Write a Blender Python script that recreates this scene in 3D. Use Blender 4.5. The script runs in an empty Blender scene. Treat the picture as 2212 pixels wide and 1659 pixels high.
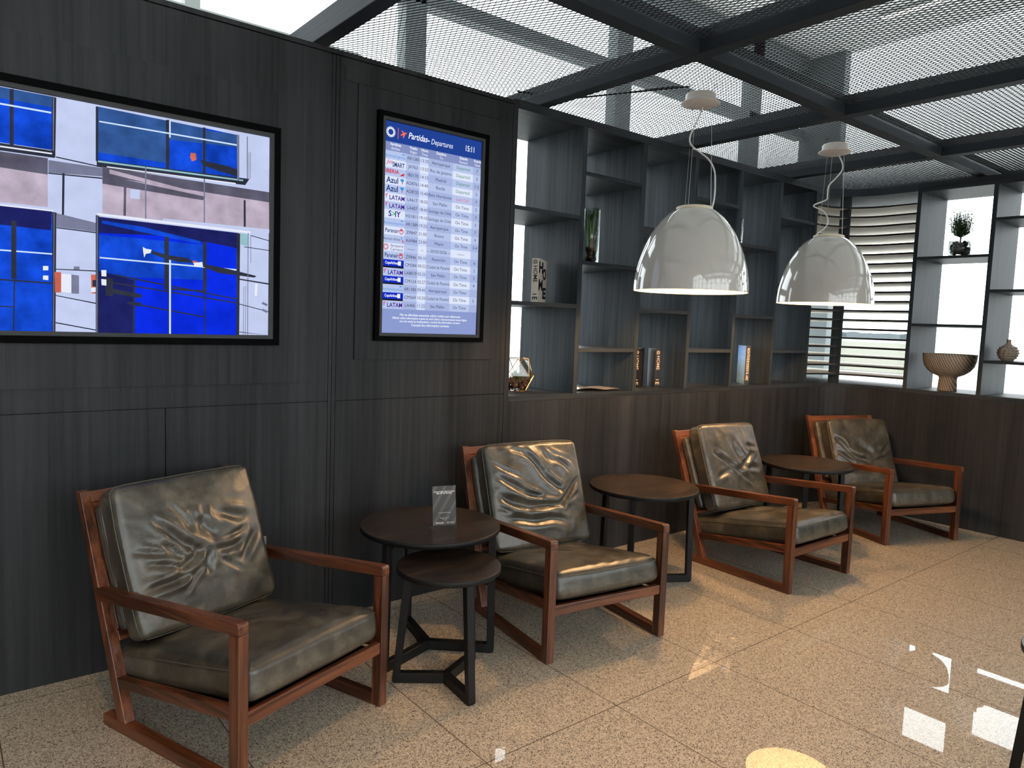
import bpy, bmesh, math, random
from mathutils import Vector, Matrix, noise
from math import sin, cos, pi, radians, sqrt, exp
C = bpy.context.scene.collection
sc = bpy.context.scene
random.seed(7)

# ------------------------------------------------------------------ camera, world, exposure
cd = bpy.data.cameras.new('camera'); cam = bpy.data.objects.new('camera', cd); C.objects.link(cam)
cd.sensor_width = 36.0; cd.lens = 1562.07 / 2212 * 36.0; cd.clip_start = .05; cd.clip_end = 5000
YAW, PIT, ROL = 0.681217697, -0.0844112588, 0.0364607183
_f = Vector((sin(YAW)*cos(PIT), cos(YAW)*cos(PIT), sin(PIT))); _r = Vector((cos(YAW), -sin(YAW), 0)); _u = _r.cross(_f)
_r2 = _r*cos(ROL) + _u*sin(ROL); _u2 = -_r*sin(ROL) + _u*cos(ROL)
M = Matrix((( _r2.x,_u2.x,-_f.x,0.0),(_r2.y,_u2.y,-_f.y,-3.0289),(_r2.z,_u2.z,-_f.z,1.386),(0,0,0,1)))
cam.matrix_world = M
sc.camera = cam
sc.view_settings.view_transform = 'Standard'; sc.view_settings.look = 'None'
sc.view_settings.gamma = 1.0; sc.view_settings.exposure = 0.0; sc.view_settings.use_curve_mapping = False
W = bpy.data.worlds.new('sky'); sc.world = W; W.use_nodes = True
bg = W.node_tree.nodes['Background']; bg.inputs['Color'].default_value = (.93, .97, 1.0, 1); bg.inputs['Strength'].default_value = 5.0

def lamp(name, kind, loc, energy, color, rot=(0,0,0), **kw):
    d = bpy.data.lights.new(name, kind); d.energy = energy; d.color = color
    for k, v in kw.items(): setattr(d, k, v)
    o = bpy.data.objects.new(name, d); C.objects.link(o); o.location = loc; o.rotation_euler = rot
    return o
WARM = (1.0, .58, .26)

# ------------------------------------------------------------------ materials
def lin(c):
    return tuple((x/255/12.92 if x/255 <= .04045 else ((x/255+.055)/1.055)**2.4) for x in c)
def nt(name):
    m = bpy.data.materials.new(name); m.use_nodes = True
    return m, m.node_tree.nodes, m.node_tree.links, m.node_tree.nodes['Principled BSDF']
def plain(name, col, rough=.5, metal=0, coat=0, spec=.5):
    m, n, l, p = nt(name); p.inputs['Base Color'].default_value = (*col, 1)
    p.inputs['Roughness'].default_value = rough; p.inputs['Metallic'].default_value = metal
    p.inputs['Coat Weight'].default_value = coat; p.inputs['Coat Roughness'].default_value = .05
    p.inputs['Specular IOR Level'].default_value = spec
    t = n.new('ShaderNodeTexNoise'); t.inputs['Scale'].default_value = 9; t.inputs['Detail'].default_value = 4
    r = n.new('ShaderNodeMapRange'); r.inputs['To Min'].default_value = max(0, rough*.85); r.inputs['To Max'].default_value = min(1, rough*1.15)
    l.new(t.outputs['Fac'], r.inputs['Value']); l.new(r.outputs['Result'], p.inputs['Roughness'])
    return m
def emit(name, rgb, s=1.0, vary=0.0):
    m = bpy.data.materials.new(name); m.use_nodes = True; n = m.node_tree.nodes; l = m.node_tree.links; n.clear()
    o = n.new('ShaderNodeOutputMaterial'); e = n.new('ShaderNodeEmission'); e.inputs['Strength'].default_value = s
    c = lin(rgb)
    if vary:
        g = n.new('ShaderNodeNewGeometry'); t = n.new('ShaderNodeTexNoise'); t.inputs['Scale'].default_value = 14; t.inputs['Detail'].default_value = 6
        l.new(g.outputs['Position'], t.inputs['Vector'])
        r = n.new('ShaderNodeValToRGB'); r.color_ramp.elements[0].position = .3; r.color_ramp.elements[1].position = .7
        r.color_ramp.elements[0].color = (*[x*(1-vary) for x in c], 1); r.color_ramp.elements[1].color = (*[x*(1+vary) for x in c], 1)
        l.new(t.outputs['Fac'], r.inputs['Fac']); l.new(r.outputs['Color'], e.inputs['Color'])
    else: e.inputs['Color'].default_value = (*c, 1)
    l.new(e.outputs[0], o.inputs['Surface']); return m
def ramp(n, pts):
    r = n.new('ShaderNodeValToRGB'); e = r.color_ramp.elements
    while len(e) > 1: e.remove(e[0])
    e[0].position = pts[0][0]; e[0].color = (*pts[0][1], 1)
    for p, c in pts[1:]:
        k = e.new(p); k.color = (*c, 1)
    return r
def wood(name, axis, c0, c1, rough=.35, s=1.0, across=70, along=3.0, coat=.15, obj=True, bump=.12, spec=.5, lo=.36, hi=.64):
    """grain runs along the given axis"""
    m, n, l, p = nt(name)
    tc = n.new('ShaderNodeTexCoord'); mp = n.new('ShaderNodeMapping')
    sc_ = [across*s]*3; sc_[axis] = along*s
    mp.inputs['Scale'].default_value = sc_
    l.new(tc.outputs['Object'], mp.inputs['Vector'])
    t = n.new('ShaderNodeTexNoise'); t.inputs['Scale'].default_value = 1; t.inputs['Detail'].default_value = 8; t.inputs['Roughness'].default_value = .62; t.inputs['Distortion'].default_value = .4
    l.new(mp.outputs['Vector'], t.inputs['Vector'])
    mp2 = n.new('ShaderNodeMapping'); s2 = [across*s*.16]*3; s2[axis] = along*s*.35; mp2.inputs['Scale'].default_value = s2
    l.new(tc.outputs['Object'], mp2.inputs['Vector'])
    t2 = n.new('ShaderNodeTexNoise'); t2.inputs['Scale'].default_value = 1; t2.inputs['Detail'].default_value = 3
    l.new(mp2.outputs['Vector'], t2.inputs['Vector'])
    mx = n.new('ShaderNodeMath'); mx.operation = 'ADD'; l.new(t.outputs['Fac'], mx.inputs[0]); l.new(t2.outputs['Fac'], mx.inputs[1])
    mh = n.new('ShaderNodeMath'); mh.operation = 'MULTIPLY'; mh.inputs[1].default_value = .5; l.new(mx.outputs[0], mh.inputs[0])
    p.inputs['Specular IOR Level'].default_value = spec
    r = ramp(n, [(lo, c0), (hi, c1)]); l.new(mh.outputs[0], r.inputs['Fac']); l.new(r.outputs['Color'], p.inputs['Base Color'])
    b = n.new('ShaderNodeBump'); b.inputs['Strength'].default_value = bump; b.inputs['Distance'].default_value = .002
    l.new(t.outputs['Fac'], b.inputs['Height']); l.new(b.outputs['Normal'], p.inputs['Normal'])
    p.inputs['Roughness'].default_value = rough; p.inputs['Coat Weight'].default_value = coat; p.inputs['Coat Roughness'].default_value = .15
    return m
CH0, CH1 = (.045, .012, .005), (.215, .070, .028)
WX = wood('chair_wood_x', 0, CH0, CH1, lo=.42, hi=.60); WY = wood('chair_wood_y', 1, CH0, CH1, lo=.42, hi=.60); WZ = wood('chair_wood_z', 2, CH0, CH1, lo=.42, hi=.60)
WEND = plain('chair_end_grain', (.06, .018, .010), .3, coat=.3)
D0, D1 = (.013, .0142, .0162), (.037, .0382, .0415)
WALL = wood('wall_laminate', 2, D0, D1, .46, 1, 42, .9, 0, bump=.2, spec=.18)
SHV = wood('shelf_laminate_v', 2, (.013, .017, .021), (.048, .058, .067), .5, 1, 60, 1.2, 0, bump=.12, spec=.12)
SHX = wood('shelf_laminate_x', 0, (.016, .019, .023), (.045, .052, .060), .5, 1, 60, 1.2, 0, bump=.12, spec=.12)
SHY = wood('shelf_laminate_y', 1, (.016, .019, .023), (.045, .052, .060), .5, 1, 60, 1.2, 0, bump=.12, spec=.12)
SLAT = wood('slat_laminate', 0, (.72, .68, .61), (.90, .86, .79), .5, 1, 30, 1.2, 0, bump=.1)
TBL = wood('table_top_wood', 0, (.008, .0055, .0045), (.050, .032, .022), .34, 1, 110, 9, .1, lo=.40, hi=.62)
TBK = plain('table_frame_black', (.006, .006, .0065), .5, spec=.3)
BEAM = plain('beam_paint', (.026, .033, .042), .55, spec=.18)
MESHM = plain('mesh_paint', (.012, .015, .020), .55)
BLK = plain('black_gloss', (.0015, .0015, .002), .6, spec=.04)
BEZ = plain('bezel_grey', (.060, .063, .065), .6, spec=.15)
WHITE = plain('white_gloss', (.53, .505, .465), .10, coat=1)
WIN = plain('shade_inner', (.85, .82, .74), .6)
CREAM = plain('cream_plastic', (.80, .70, .52), .5)
CORD = plain('cord_white', (.75, .74, .72), .5)
STEEL = plain('steel_wire', (.45, .45, .45), .35, 1)
FRAME = plain('window_frame_pale', (.55, .60, .58), .5)
FRAMED = plain('window_frame_grey', (.16, .19, .20), .5)
CONC = plain('hall_ceiling', (.80, .81, .82), .8)
PLAST = plain('hall_wall', (.45, .44, .42), .8)
CER = plain('ceramic', (.42, .34, .26), .65)
GOLD = plain('brass', (.75, .42, .16), .3, 1)
def leather(name='leather'):
    m, n, l, p = nt(name)
    tc = n.new('ShaderNodeTexCoord')
    t = n.new('ShaderNodeTexNoise'); t.inputs['Scale'].default_value = 9; t.inputs['Detail'].default_value = 9; t.inputs['Roughness'].default_value = .68; t.inputs['Distortion'].default_value = .2
    l.new(tc.outputs['Object'], t.inputs['Vector'])
    r = ramp(n, [(.30, (.022, .018, .012)), (.50, (.050, .043, .030)), (.70, (.125, .106, .076))]); l.new(t.outputs['Fac'], r.inputs['Fac'])
    l.new(r.outputs['Color'], p.inputs['Base Color'])
    r2 = n.new('ShaderNodeMapRange'); r2.inputs['From Min'].default_value = .3; r2.inputs['From Max'].default_value = .7; r2.inputs['To Min'].default_value = .30; r2.inputs['To Max'].default_value = .46
    l.new(t.outputs['Fac'], r2.inputs['Value']); l.new(r2.outputs['Result'], p.inputs['Roughness'])
    v = n.new('ShaderNodeTexVoronoi'); v.inputs['Scale'].default_value = 330; l.new(tc.outputs['Object'], v.inputs['Vector'])
    t2 = n.new('ShaderNodeTexNoise'); t2.inputs['Scale'].default_value = 26; t2.inputs['Detail'].default_value = 5; t2.inputs['Distortion'].default_value = .1; l.new(tc.outputs['Object'], t2.inputs['Vector'])
    b = n.new('ShaderNodeBump'); b.inputs['Strength'].default_value = .10; b.inputs['Distance'].default_value = .0006; l.new(v.outputs['Distance'], b.inputs['Height'])
    b2 = n.new('ShaderNodeBump'); b2.inputs['Strength'].default_value = .26; b2.inputs['Distance'].default_value = .006; l.new(t2.outputs['Fac'], b2.inputs['Height']); l.new(b.outputs['Normal'], b2.inputs['Normal'])
    l.new(b2.outputs['Normal'], p.inputs['Normal']); p.inputs['Specular IOR Level'].default_value = .65
    p.inputs['Coat Weight'].default_value = .3; p.inputs['Coat Roughness'].default_value = .30; l.new(b2.outputs['Normal'], p.inputs['Coat Normal'])
    return m
LEA = leather(); PIPE = plain('leather_piping', (.085, .075, .055), .4)
def granite():
    m, n, l, p = nt('granite_floor')
    g = n.new('ShaderNodeNewGeometry'); s = n.new('ShaderNodeSeparateXYZ'); l.new(g.outputs['Position'], s.inputs[0])
    v = n.new('ShaderNodeTexVoronoi'); v.inputs['Scale'].default_value = 330; l.new(g.outputs['Position'], v.inputs['Vector'])
    sep = n.new('ShaderNodeSeparateColor'); l.new(v.outputs['Color'], sep.inputs[0])
    r = ramp(n, [(.0, (.05, .045, .04)), (.14, (.13, .115, .10)), (.20, (.38, .32, .245)), (.5, (.50, .425, .33)), (.75, (.61, .53, .425)), (1, (.70, .63, .53))]); r.color_ramp.interpolation = 'LINEAR'
    l.new(sep.outputs[0], r.inputs['Fac'])
    t = n.new('ShaderNodeTexNoise'); t.inputs['Scale'].default_value = 60; t.inputs['Detail'].default_value = 4; l.new(g.outputs['Position'], t.inputs['Vector'])
    r2 = ramp(n, [(.36, (.84, .82, .80)), (.6, (1.0, .98, .96))]); l.new(t.outputs['Fac'], r2.inputs['Fac'])
    mx = n.new('ShaderNodeMix'); mx.data_type = 'RGBA'; mx.blend_type = 'MULTIPLY'; mx.inputs['Factor'].default_value = 1
    l.new(r.outputs['Color'], mx.inputs['A']); l.new(r2.outputs['Color'], mx.inputs['B'])
    def line(out, off, pitch):
        a = n.new('ShaderNodeMath'); a.operation = 'SUBTRACT'; a.inputs[1].default_value = off - pitch/2; l.new(out, a.inputs[0])
        b = n.new('ShaderNodeMath'); b.operation = 'FLOORED_MODULO'; b.inputs[1].default_value = pitch; l.new(a.outputs[0], b.inputs[0])
        c = n.new('ShaderNodeMath'); c.operation = 'SUBTRACT'; c.inputs[1].default_value = pitch/2; l.new(b.outputs[0], c.inputs[0])
        d = n.new('ShaderNodeMath'); d.operation = 'ABSOLUTE'; l.new(c.outputs[0], d.inputs[0])
        e = n.new('ShaderNodeMath'); e.operation = 'LESS_THAN'; e.inputs[1].default_value = .0019; l.new(d.outputs[0], e.inputs[0]); return e
    a = line(s.outputs['X'], 1.340, .5965); b = line(s.outputs['Y'], -1.318, 1.236)
    mm = n.new('ShaderNodeMath'); mm.operation = 'MAXIMUM'; l.new(a.outputs[0], mm.inputs[0]); l.new(b.outputs[0], mm.inputs[1])
    m2 = n.new('ShaderNodeMix'); m2.data_type = 'RGBA'; l.new(mm.outputs[0], m2.inputs['Factor']); l.new(mx.outputs['Result'], m2.inputs['A']); m2.inputs['B'].default_value = (.09, .065, .05, 1)
    l.new(m2.outputs['Result'], p.inputs['Base Color'])
    p.inputs['Roughness'].default_value = .55; p.inputs['Coat Weight'].default_value = 1; p.inputs['Coat Roughness'].default_value = .015; p.inputs['Coat IOR'].default_value = 1.6
    p.inputs['Specular IOR Level'].default_value = .25
    return m
GRAN = granite()
STRIP = emit('strip_glow', (255, 250, 240), 6.0)
def glassy(name, tint=(1,1,1), refl=.06, rough=0.0, fmax=.6):
    m = bpy.data.materials.new(name); m.use_nodes = True; n = m.node_tree.nodes; l = m.node_tree.links; n.clear()
    o = n.new('ShaderNodeOutputMaterial'); a = n.new('ShaderNodeBsdfTransparent'); a.inputs[0].default_value = (*tint, 1)
    g = n.new('ShaderNodeBsdfGlossy'); g.inputs['Roughness'].default_value = rough
    f = n.new('ShaderNodeLayerWeight'); f.inputs['Blend'].default_value = .25
    k = n.new('ShaderNodeMapRange'); k.inputs['To Min'].default_value = refl; k.inputs['To Max'].default_value = fmax; l.new(f.outputs['Fresnel'], k.inputs['Value'])
    mx = n.new('ShaderNodeMixShader'); l.new(k.outputs['Result'], mx.inputs['Fac']); l.new(a.outputs[0], mx.inputs[1]); l.new(g.outputs[0], mx.inputs[2]); l.new(mx.outputs[0], o.inputs['Surface'])
    return m
GLASS = glassy('clear_glass', (.93, .96, .95), .05); PANE = glassy('window_pane', (.97, .985, .98), .02, fmax=.12)
ACRY = glassy('acrylic', (.95, .96, .96), .03, fmax=.25)

# ------------------------------------------------------------------ helpers
def link(name, bm, mats, parent=None, smooth=False, label=None, cat=None, group=None, kind=None):
    me = bpy.data.meshes.new(name); bm.normal_update(); bm.to_mesh(me); bm.free()
    for m in (mats if isinstance(mats, (list, tuple)) else [mats]): me.materials.append(m)
    if smooth:
        for p in me.polygons: p.use_smooth = True
    o = bpy.data.objects.new(name, me); C.objects.link(o)
    if parent: o.parent = parent
    tag(o, label, cat, group, kind); return o
def tag(o, label=None, cat=None, group=None, kind=None):
    if label: o['label'] = label
    if cat: o['category'] = cat
    if group: o['group'] = group
    if kind: o['kind'] = kind
def empty(name, loc, rz=0, label=None, cat=None, group=None, kind=None):
    o = bpy.data.objects.new(name, None); C.objects.link(o); o.empty_display_size = .1
    o.location = loc; o.rotation_euler = (0, 0, rz); tag(o, label, cat, group, kind); return o
def NB(): return bmesh.new()
def box(bm, x0, x1, y0, y1, z0, z1, mi=0):
    v = [bm.verts.new((x, y, z)) for x in (x0, x1) for y in (y0, y1) for z in (z0, z1)]
    fs = [(0,1,3,2),(4,6,7,5),(0,4,5,1),(2,3,7,6),(0,2,6,4),(1,5,7,3)]
    out = []
    for f in fs:
        k = bm.faces.new([v[i] for i in f]); k.material_index = mi; out.append(k)
    return v
def bevel(bm, w, seg=2):
    bmesh.ops.bevel(bm, geom=list(bm.edges), offset=w, segments=seg, affect='EDGES', profile=.5, clamp_overlap=True)
def bbox(name, dims, mat, parent=None, bv=0, **kw):
    bm = NB(); box(bm, *dims)
    if bv: bevel(bm, bv)
    return link(name, bm, mat, parent, **kw)
def prism(bm, pts, fa, fb, mi=0):
    """pts: 2-D outline, fa/fb map a 2-D point to the two end positions"""
    a = [bm.verts.new(fa(*p)) for p in pts]; b = [bm.verts.new(fb(*p)) for p in pts]; n = len(pts)
    f = [bm.faces.new(a[::-1]), bm.faces.new(b)]
    for i in range(n): f.append(bm.faces.new((a[i], a[(i+1) % n], b[(i+1) % n], b[i])))
    for k in f: k.material_index = mi
    bmesh.ops.recalc_face_normals(bm, faces=list(bm.faces))
def lathe(bm, prof, seg=48, c=(0,0,0), closed=False):
    rings = []
    for r, z in prof:
        if r < 1e-6: rings.append([bm.verts.new((c[0], c[1], c[2]+z))])
        else: rings.append([bm.verts.new((c[0]+r*cos(2*pi*i/seg), c[1]+r*sin(2*pi*i/seg), c[2]+z)) for i in range(seg)])
    pairs = list(zip(rings, rings[1:])) + ([(rings[-1], rings[0])] if closed else [])
    for a, b in pairs:
        if len(a) == 1 and len(b) == 1: continue
        for i in range(seg):
            j = (i+1) % seg
            if len(a) == 1: bm.faces.new((a[0], b[j], b[i]))
            elif len(b) == 1: bm.faces.new((a[i], a[j], b[0]))
            else: bm.faces.new((a[i], a[j], b[j], b[i]))
    bmesh.ops.recalc_face_normals(bm, faces=list(bm.faces))
def tube(bm, pts, r, seg=8, cap=True, closed=False):
    pts = [Vector(p) for p in pts]; n = len(pts); rings = []
    up = Vector((0, 0, 1))
    for i, p in enumerate(pts):
        if closed: t = (pts[(i+1) % n] - pts[i-1]).normalized()
        else: t = (pts[min(i+1, n-1)] - pts[max(i-1, 0)]).normalized()
        a = t.cross(up)
        if a.length < 1e-3: a = t.cross(Vector((1, 0, 0)))
        a.normalize(); b = t.cross(a).normalized()
        rr = r[i] if isinstance(r, (list, tuple)) else r
        rings.append([bm.verts.new(p + a*rr*cos(2*pi*k/seg) + b*rr*sin(2*pi*k/seg)) for k in range(seg)])
    # keep the rings from twisting
    for i in range(1, n):
        best = min(range(seg), key=lambda s: (rings[i][s].co-rings[i-1][0].co).length)
        rings[i] = rings[i][best:]+rings[i][:best]
        if seg > 2 and (rings[i][1].co-rings[i-1][1].co).length > (rings[i][-1].co-rings[i-1][1].co).length: rings[i] = [rings[i][0]]+rings[i][1:][::-1]
    rng = range(n if closed else n-1)
    for i in rng:
        a, b = rings[i], rings[(i+1) % n]
        for k in range(seg):
            try: bm.faces.new((a[k], a[(k+1) % seg], b[(k+1) % seg], b[k]))
            except ValueError: pass
    if cap and not closed:
        bm.faces.new(rings[0]); bm.faces.new(rings[-1])
    bmesh.ops.recalc_face_normals(bm, faces=list(bm.faces))
def catmull(P, k=8, closed=False):
    P = [Vector(p) for p in P]; n = len(P); out = []
    for i in range(n if closed else n-1):
        p0 = P[(i-1) % n] if closed else P[max(i-1, 0)]; p1 = P[i]; p2 = P[(i+1) % n]; p3 = P[(i+2) % n] if closed else P[min(i+2, n-1)]
        for j in range(k):
            t = j/k; out.append(.5*((2*p1)+(p2-p0)*t+(2*p0-5*p1+4*p2-p3)*t*t+(3*p1-p0-3*p2+p3)*t**3))
    if not closed: out.append(P[-1])
    return out
# text: every string becomes flat lettering merged into one mesh; mapped with fn(x, y) -> 3-D
def text_mesh(name, items, mat, parent, fn, **kw):
    """items: (string, x, y, height, align, max_width, shear)"""
    tmp = []
    for it in items:
        s, x, y, h, al = it[:5]; sh = it[6] if len(it) > 6 else 0
        cu = bpy.data.curves.new('t', 'FONT'); cu.body = s; cu.size = h; cu.align_x = al; cu.align_y = 'CENTER'; cu.resolution_u = 3; cu.shear = sh
        if len(it) > 7: cu.offset = it[7]
        o = bpy.data.objects.new('t', cu); C.objects.link(o); tmp.append((o, it))
    bpy.context.view_layer.update(); dg = bpy.context.evaluated_depsgraph_get(); bm = NB()
    for o, it in tmp:
        me = bpy.data.meshes.new_from_object(o.evaluated_get(dg)); xs = [v.co.x for v in me.vertices]
        k = 1.0
        if xs and len(it) > 5 and it[5]:
            k = min(1.0, it[5]/max(1e-6, max(xs)-min(xs)))
        vs = [bm.verts.new(fn(it[1]+v.co.x*k, it[2]+v.co.y)) for v in me.vertices]
        for p in me.polygons:
            try: bm.faces.new([vs[i] for i in p.vertices])
            except ValueError: pass
        bpy.data.meshes.remove(me)
    for o, it in tmp:
        cu = o.data; bpy.data.objects.remove(o); bpy.data.curves.remove(cu)
    return link(name, bm, mat, parent, **kw)

# ------------------------------------------------------------------ the place
XR, ZT, ZS = 5.88, 2.502, .99            # right wall face, shelf soffit, sill
bbox('floor', (-5.0, 8.2, -8.2, 1.7, -.12, 0), GRAN, kind='structure')
bbox('ceiling', (-5.0, 8.2, -8.2, 1.7, 4.55, 4.75), CONC, kind='structure')
bbox('wall_left', (-5.2, -5.0, -8.2, 1.7, 0, 4.55), PLAST, kind='structure')
bbox('wall_front_block', (-5.0, 8.2, -8.35, -8.2005, 0, .95), PLAST, kind='structure')  # unseen low wall, added to cut daylight from the window behind the camera
# panelled wall with the screens, and the low wall under the shelves
bm = NB()
box(bm, -4.9, 2.4, .012, .16, 0, 2.515)                                  # backing
box(bm, -4.9, .715, 0, .012, 0, 1.003); box(bm, .718, 1.391, 0, .012, 0, 1.003)
box(bm, -4.9, 1.391, 0, .012, 1.007, 2.515)
box(bm, 1.3935, 1.408, 0, .012, 0, 2.515); box(bm, 1.411, 1.4275, 0, .012, 0, 2.515)
box(bm, 1.430, 2.3985, 0, .012, 0, 1.003); box(bm, 1.430, 2.3985, 0, .012, 1.007, 2.515)
box(bm, 2.4015, 2.432, 0, .495, 0, 2.548)
box(bm, -4.9, 2.4015, -.003, .16, 2.519, 2.538)
box(bm, 2.433, 5.506, 0, .495, 0, .958)
link('wall_back', bm, WALL, kind='structure')
# raised surrounds behind the two screens
def surround(i, x0, x1, z0, z1, hx0, hx1, hz0, hz1):
    bm = NB()
    box(bm, x0, x1, -.009, -.0005, z0, hz0); box(bm, x0, x1, -.009, -.0005, hz1, z1)
    box(bm, x0, hx0, -.009, -.0005, hz0, hz1); box(bm, hx1, x1, -.009, -.0005, hz0, hz1)
    link('trim_%d' % i, bm, WALL, kind='structure')
surround(1, -.52, 1.307, 1.093, 2.300, -.385, 1.158, 1.254, 2.151)
surround(2, 1.515, 2.312, 1.192, 2.417, 1.606, 2.230, 1.280, 2.323)
# thin raised board above the small screen
bm = NB()
box(bm, 1.452, 2.36, -.004, -.0005, 2.42, 2.475)
for x in (1.575, 1.94, 2.31): box(bm, x, x+.003, -.005, -.004, 2.40, 2.475)
link('trim_3', bm, WALL, kind='structure')

# right-hand low wall with the rounded corner
R = .36
def arc(r=R, n=14, cx=5.52, cy=-.36): return [(cx+r*sin(pi/2*i/n), cy+r*cos(pi/2*i/n)) for i in range(n+1)]
def wall_corner_bm(z0, z1, inset=0, x0=5.507, y1=-.585, back=.495, xb=6.36):
    bm = NB(); pts = [(x0, 0+inset)] + [(x-inset*.0, y) for x, y in arc()] + [(XR, y1), (xb, y1), (xb, back), (x0, back)]
    prism(bm, pts, lambda x, y: (x, y, z0), lambda x, y: (x, y, z1)); return bm
link('wall_corner', wall_corner_bm(0, .958), WALL, kind='structure')
bbox('wall_right', (XR, 6.36, -8.1, -.5855, 0, .958), WALL, kind='structure')

# ---- shelves
B = [ZS + .252*k for k in range(7)]
sh = empty('bookshelf', (2.433, 0, .958), label='dark grey wood wall bookshelf of six staggered columns beside the departures screen', cat='bookshelf')
def loc(o, p=None):  # child meshes are built in world coordinates
    return o
def wchild(o, root):
    o.parent = root; o.matrix_parent_inverse = root.matrix_basis.inverted(); return o
def setroot(root):
    root.matrix_basis = Matrix.Translation(root.location) @ Matrix.Rotation(root.rotation_euler.z, 4, 'Z'); return root
setroot(sh)
XD = [2.433, 2.918, 3.430, 3.940, 4.452, 4.964, 5.478]; TD = .033
def wb(name, dims, mat, root, **kw): return wchild(bbox(name, dims, mat, **kw), root)
wb('bottom_board', (2.433, 5.506, 0, .495, .959, ZS), SHX, sh)
wb('top_board', (2.433, 5.506, -.003, .495, ZT, 2.548), SHX, sh)
for i, x in enumerate(XD[1:]):
    wb('upright', (x-TD/2+.01, x+TD/2+.01, 0, .495, ZS, ZT), SHV, sh)
for i in range(6):
    x0 = (2.433 if i == 0 else XD[i]+TD/2+.01); x1 = XD[i+1]-TD/2+.01
    ks = (2, 4) if i % 2 == 0 else (1, 3, 5)
    for k in ks: wb('shelf_board', (x0, x1, .001, .479, B[k]-.011, B[k]+.011), SHX, sh)
# right-hand shelves
sr = setroot(empty('bookshelf', (XR, -.6, .958), label='dark grey wood wall bookshelf with the footed bowl and ribbed vase', cat='bookshelf'))
wb('bottom_board', (XR, 6.36, -6.5, -.5855, .959, ZS), SHY, sr)
wb('top_board', (XR-.003, 6.36, -6.5, -.5855, ZT-.02, 2.548), SHY, sr)
YD = [-.600-.507*k for k in range(12)]
for k, y in enumerate(YD): wb('upright', (XR, 6.36, y-.0145, y+.0145, ZS, ZT-.02), SHV, sr)
for i in range(11):
    ks = (2, 4) if i % 2 == 0 else (1, 3, 5)
    for k in ks: wb('shelf_board', (XR+.001, 6.359, YD[i+1]+.0145, YD[i]-.0145, B[k]-.021, B[k]-.001), SHY, sr)
# rounded corner of slats
co = setroot(empty('slatted_corner_screen', (5.7, 0, .958), label='rounded corner screen of horizontal wooden slats between the two bookshelves', cat='slatted screen'))
wchild(link('bottom_board', wall_corner_bm(.959, ZS), SHX), co)
wchild(link('top_board', wall_corner_bm(ZT-.01, 2.548), BEAM), co)
def slat_bm(z):
    bm = NB(); pts = [(5.507, .002)] + arc() + [(XR, -.584), (6.355, -.584), (6.355, .475), (5.506, .475)]
    prism(bm, pts, lambda x, y: (x, y, z-.007), lambda x, y: (x, y, z+.007))
    for f in bm.faces:
        if abs(f.normal.z) < .5: f.material_index = 1
    return bm
for k in range(19):
    wchild(link('slat', slat_bm(1.064+.0743*k), [SLAT, TBK]), co)
bm = NB(); a = radians(47)
px, py = 5.52+R*sin(a), -.36+R*cos(a); dx, dy = sin(a), cos(a)
dx2, dy2 = .35, .937
pts = [(px-.012*dy, py+.012*dx*0-.004), (px+.014*dy, py-.012*dx), (px+.014*dy+.10*dx2, py-.012*dx+.10*dy2), (px-.012*dy+.10*dx2, py+.10*dy2)]
prism(bm, pts, lambda x, y: (x, y, ZS), lambda x, y: (x, y, ZT-.01)); wchild(link('post', bm, SHV), co)

# ---- metal ceiling frame with expanded-metal panels
fr = setroot(empty('beam_grid', (1.35, 0, 2.55), label='dark painted steel beam grid carrying the mesh ceiling above the chairs', cat='ceiling frame'))
BX = [(1.315+1.2585*k, 1.388+1.2585*k) for k in range(5)]
for x0, x1 in BX: wb('beam', (x0, x1, -5.9, .46, 2.5505, 2.655), BEAM, fr, bv=.004)
BY = [(-1.035, -.960), (-2.300, -2.225), (-3.565, -3.490), (-4.83, -4.755)]
ends = [(BX[i][1], BX[i+1][0]) for i in range(4)]
for y0, y1 in BY:
    for x0, x1 in ends: wb('beam', (x0, x1, y0, y1, 2.5505, 2.655), BEAM, fr, bv=.004)
def mesh_panel(w, d, m=MESHM):
    bm = NB(); SW, LW = .024, .048; L = .0036; al = radians(104); th = .0011
    tx, tz = cos(al)*L/2, sin(al)*L/2
    nx, nz = -sin(al)*th/2, cos(al)*th/2
    def strand(x0, y0, x1, y1):
        q = []
        for (x, y) in ((x0, y0), (x1, y1)):
            q.append([bm.verts.new((x+a*tx+b*nx, y, a*tz+b*nz)) for a, b in ((-1,-1),(1,-1),(1,1),(-1,1))])
        for k in range(4): bm.faces.new((q[0][k], q[0][(k+1) % 4], q[1][(k+1) % 4], q[1][k]))
    def knot(x, y):  # the flat bond where four strands meet
        hy = .0055
        v = [bm.verts.new((x+s*1.2*tx+b*nx, y+t*hy, s*1.2*tz+b*nz)) for t in (-1, 1) for s, b in ((-1,-1),(1,-1),(1,1),(-1,1))]
        for f in ((0,1,5,4),(1,2,6,5),(2,3,7,6),(3,0,4,7),(0,3,2,1),(4,5,6,7)): bm.faces.new([v[i] for i in f])
    nx_, ny_ = int(w/SW), int(d/LW)
    for i in range(nx_+1):
        for j in range(ny_+1):
            x, y = i*SW, j*LW
            if y <= d: knot(x, y)
            for (sx, sy) in ((1,1),(-1,1)):
                x1, y1 = x+sx*SW/2, y+sy*LW/2
                if 0 <= x1 <= w and y1 <= d:
                    strand(x, y, x1, y1)
                    if sx == 1: knot(x1, y1)
                    for tx2 in (1, -1):
                        pass
                    if y1+LW/2 <= d:
                        strand(x1, y1, x, y+LW)
    me = bpy.data.meshes.new('mesh_panel'); bm.to_mesh(me); bm.free(); me.materials.append(m); return me
pm = mesh_panel(1.178, 1.18); pm0 = mesh_panel(1.178, 1.34)
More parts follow.
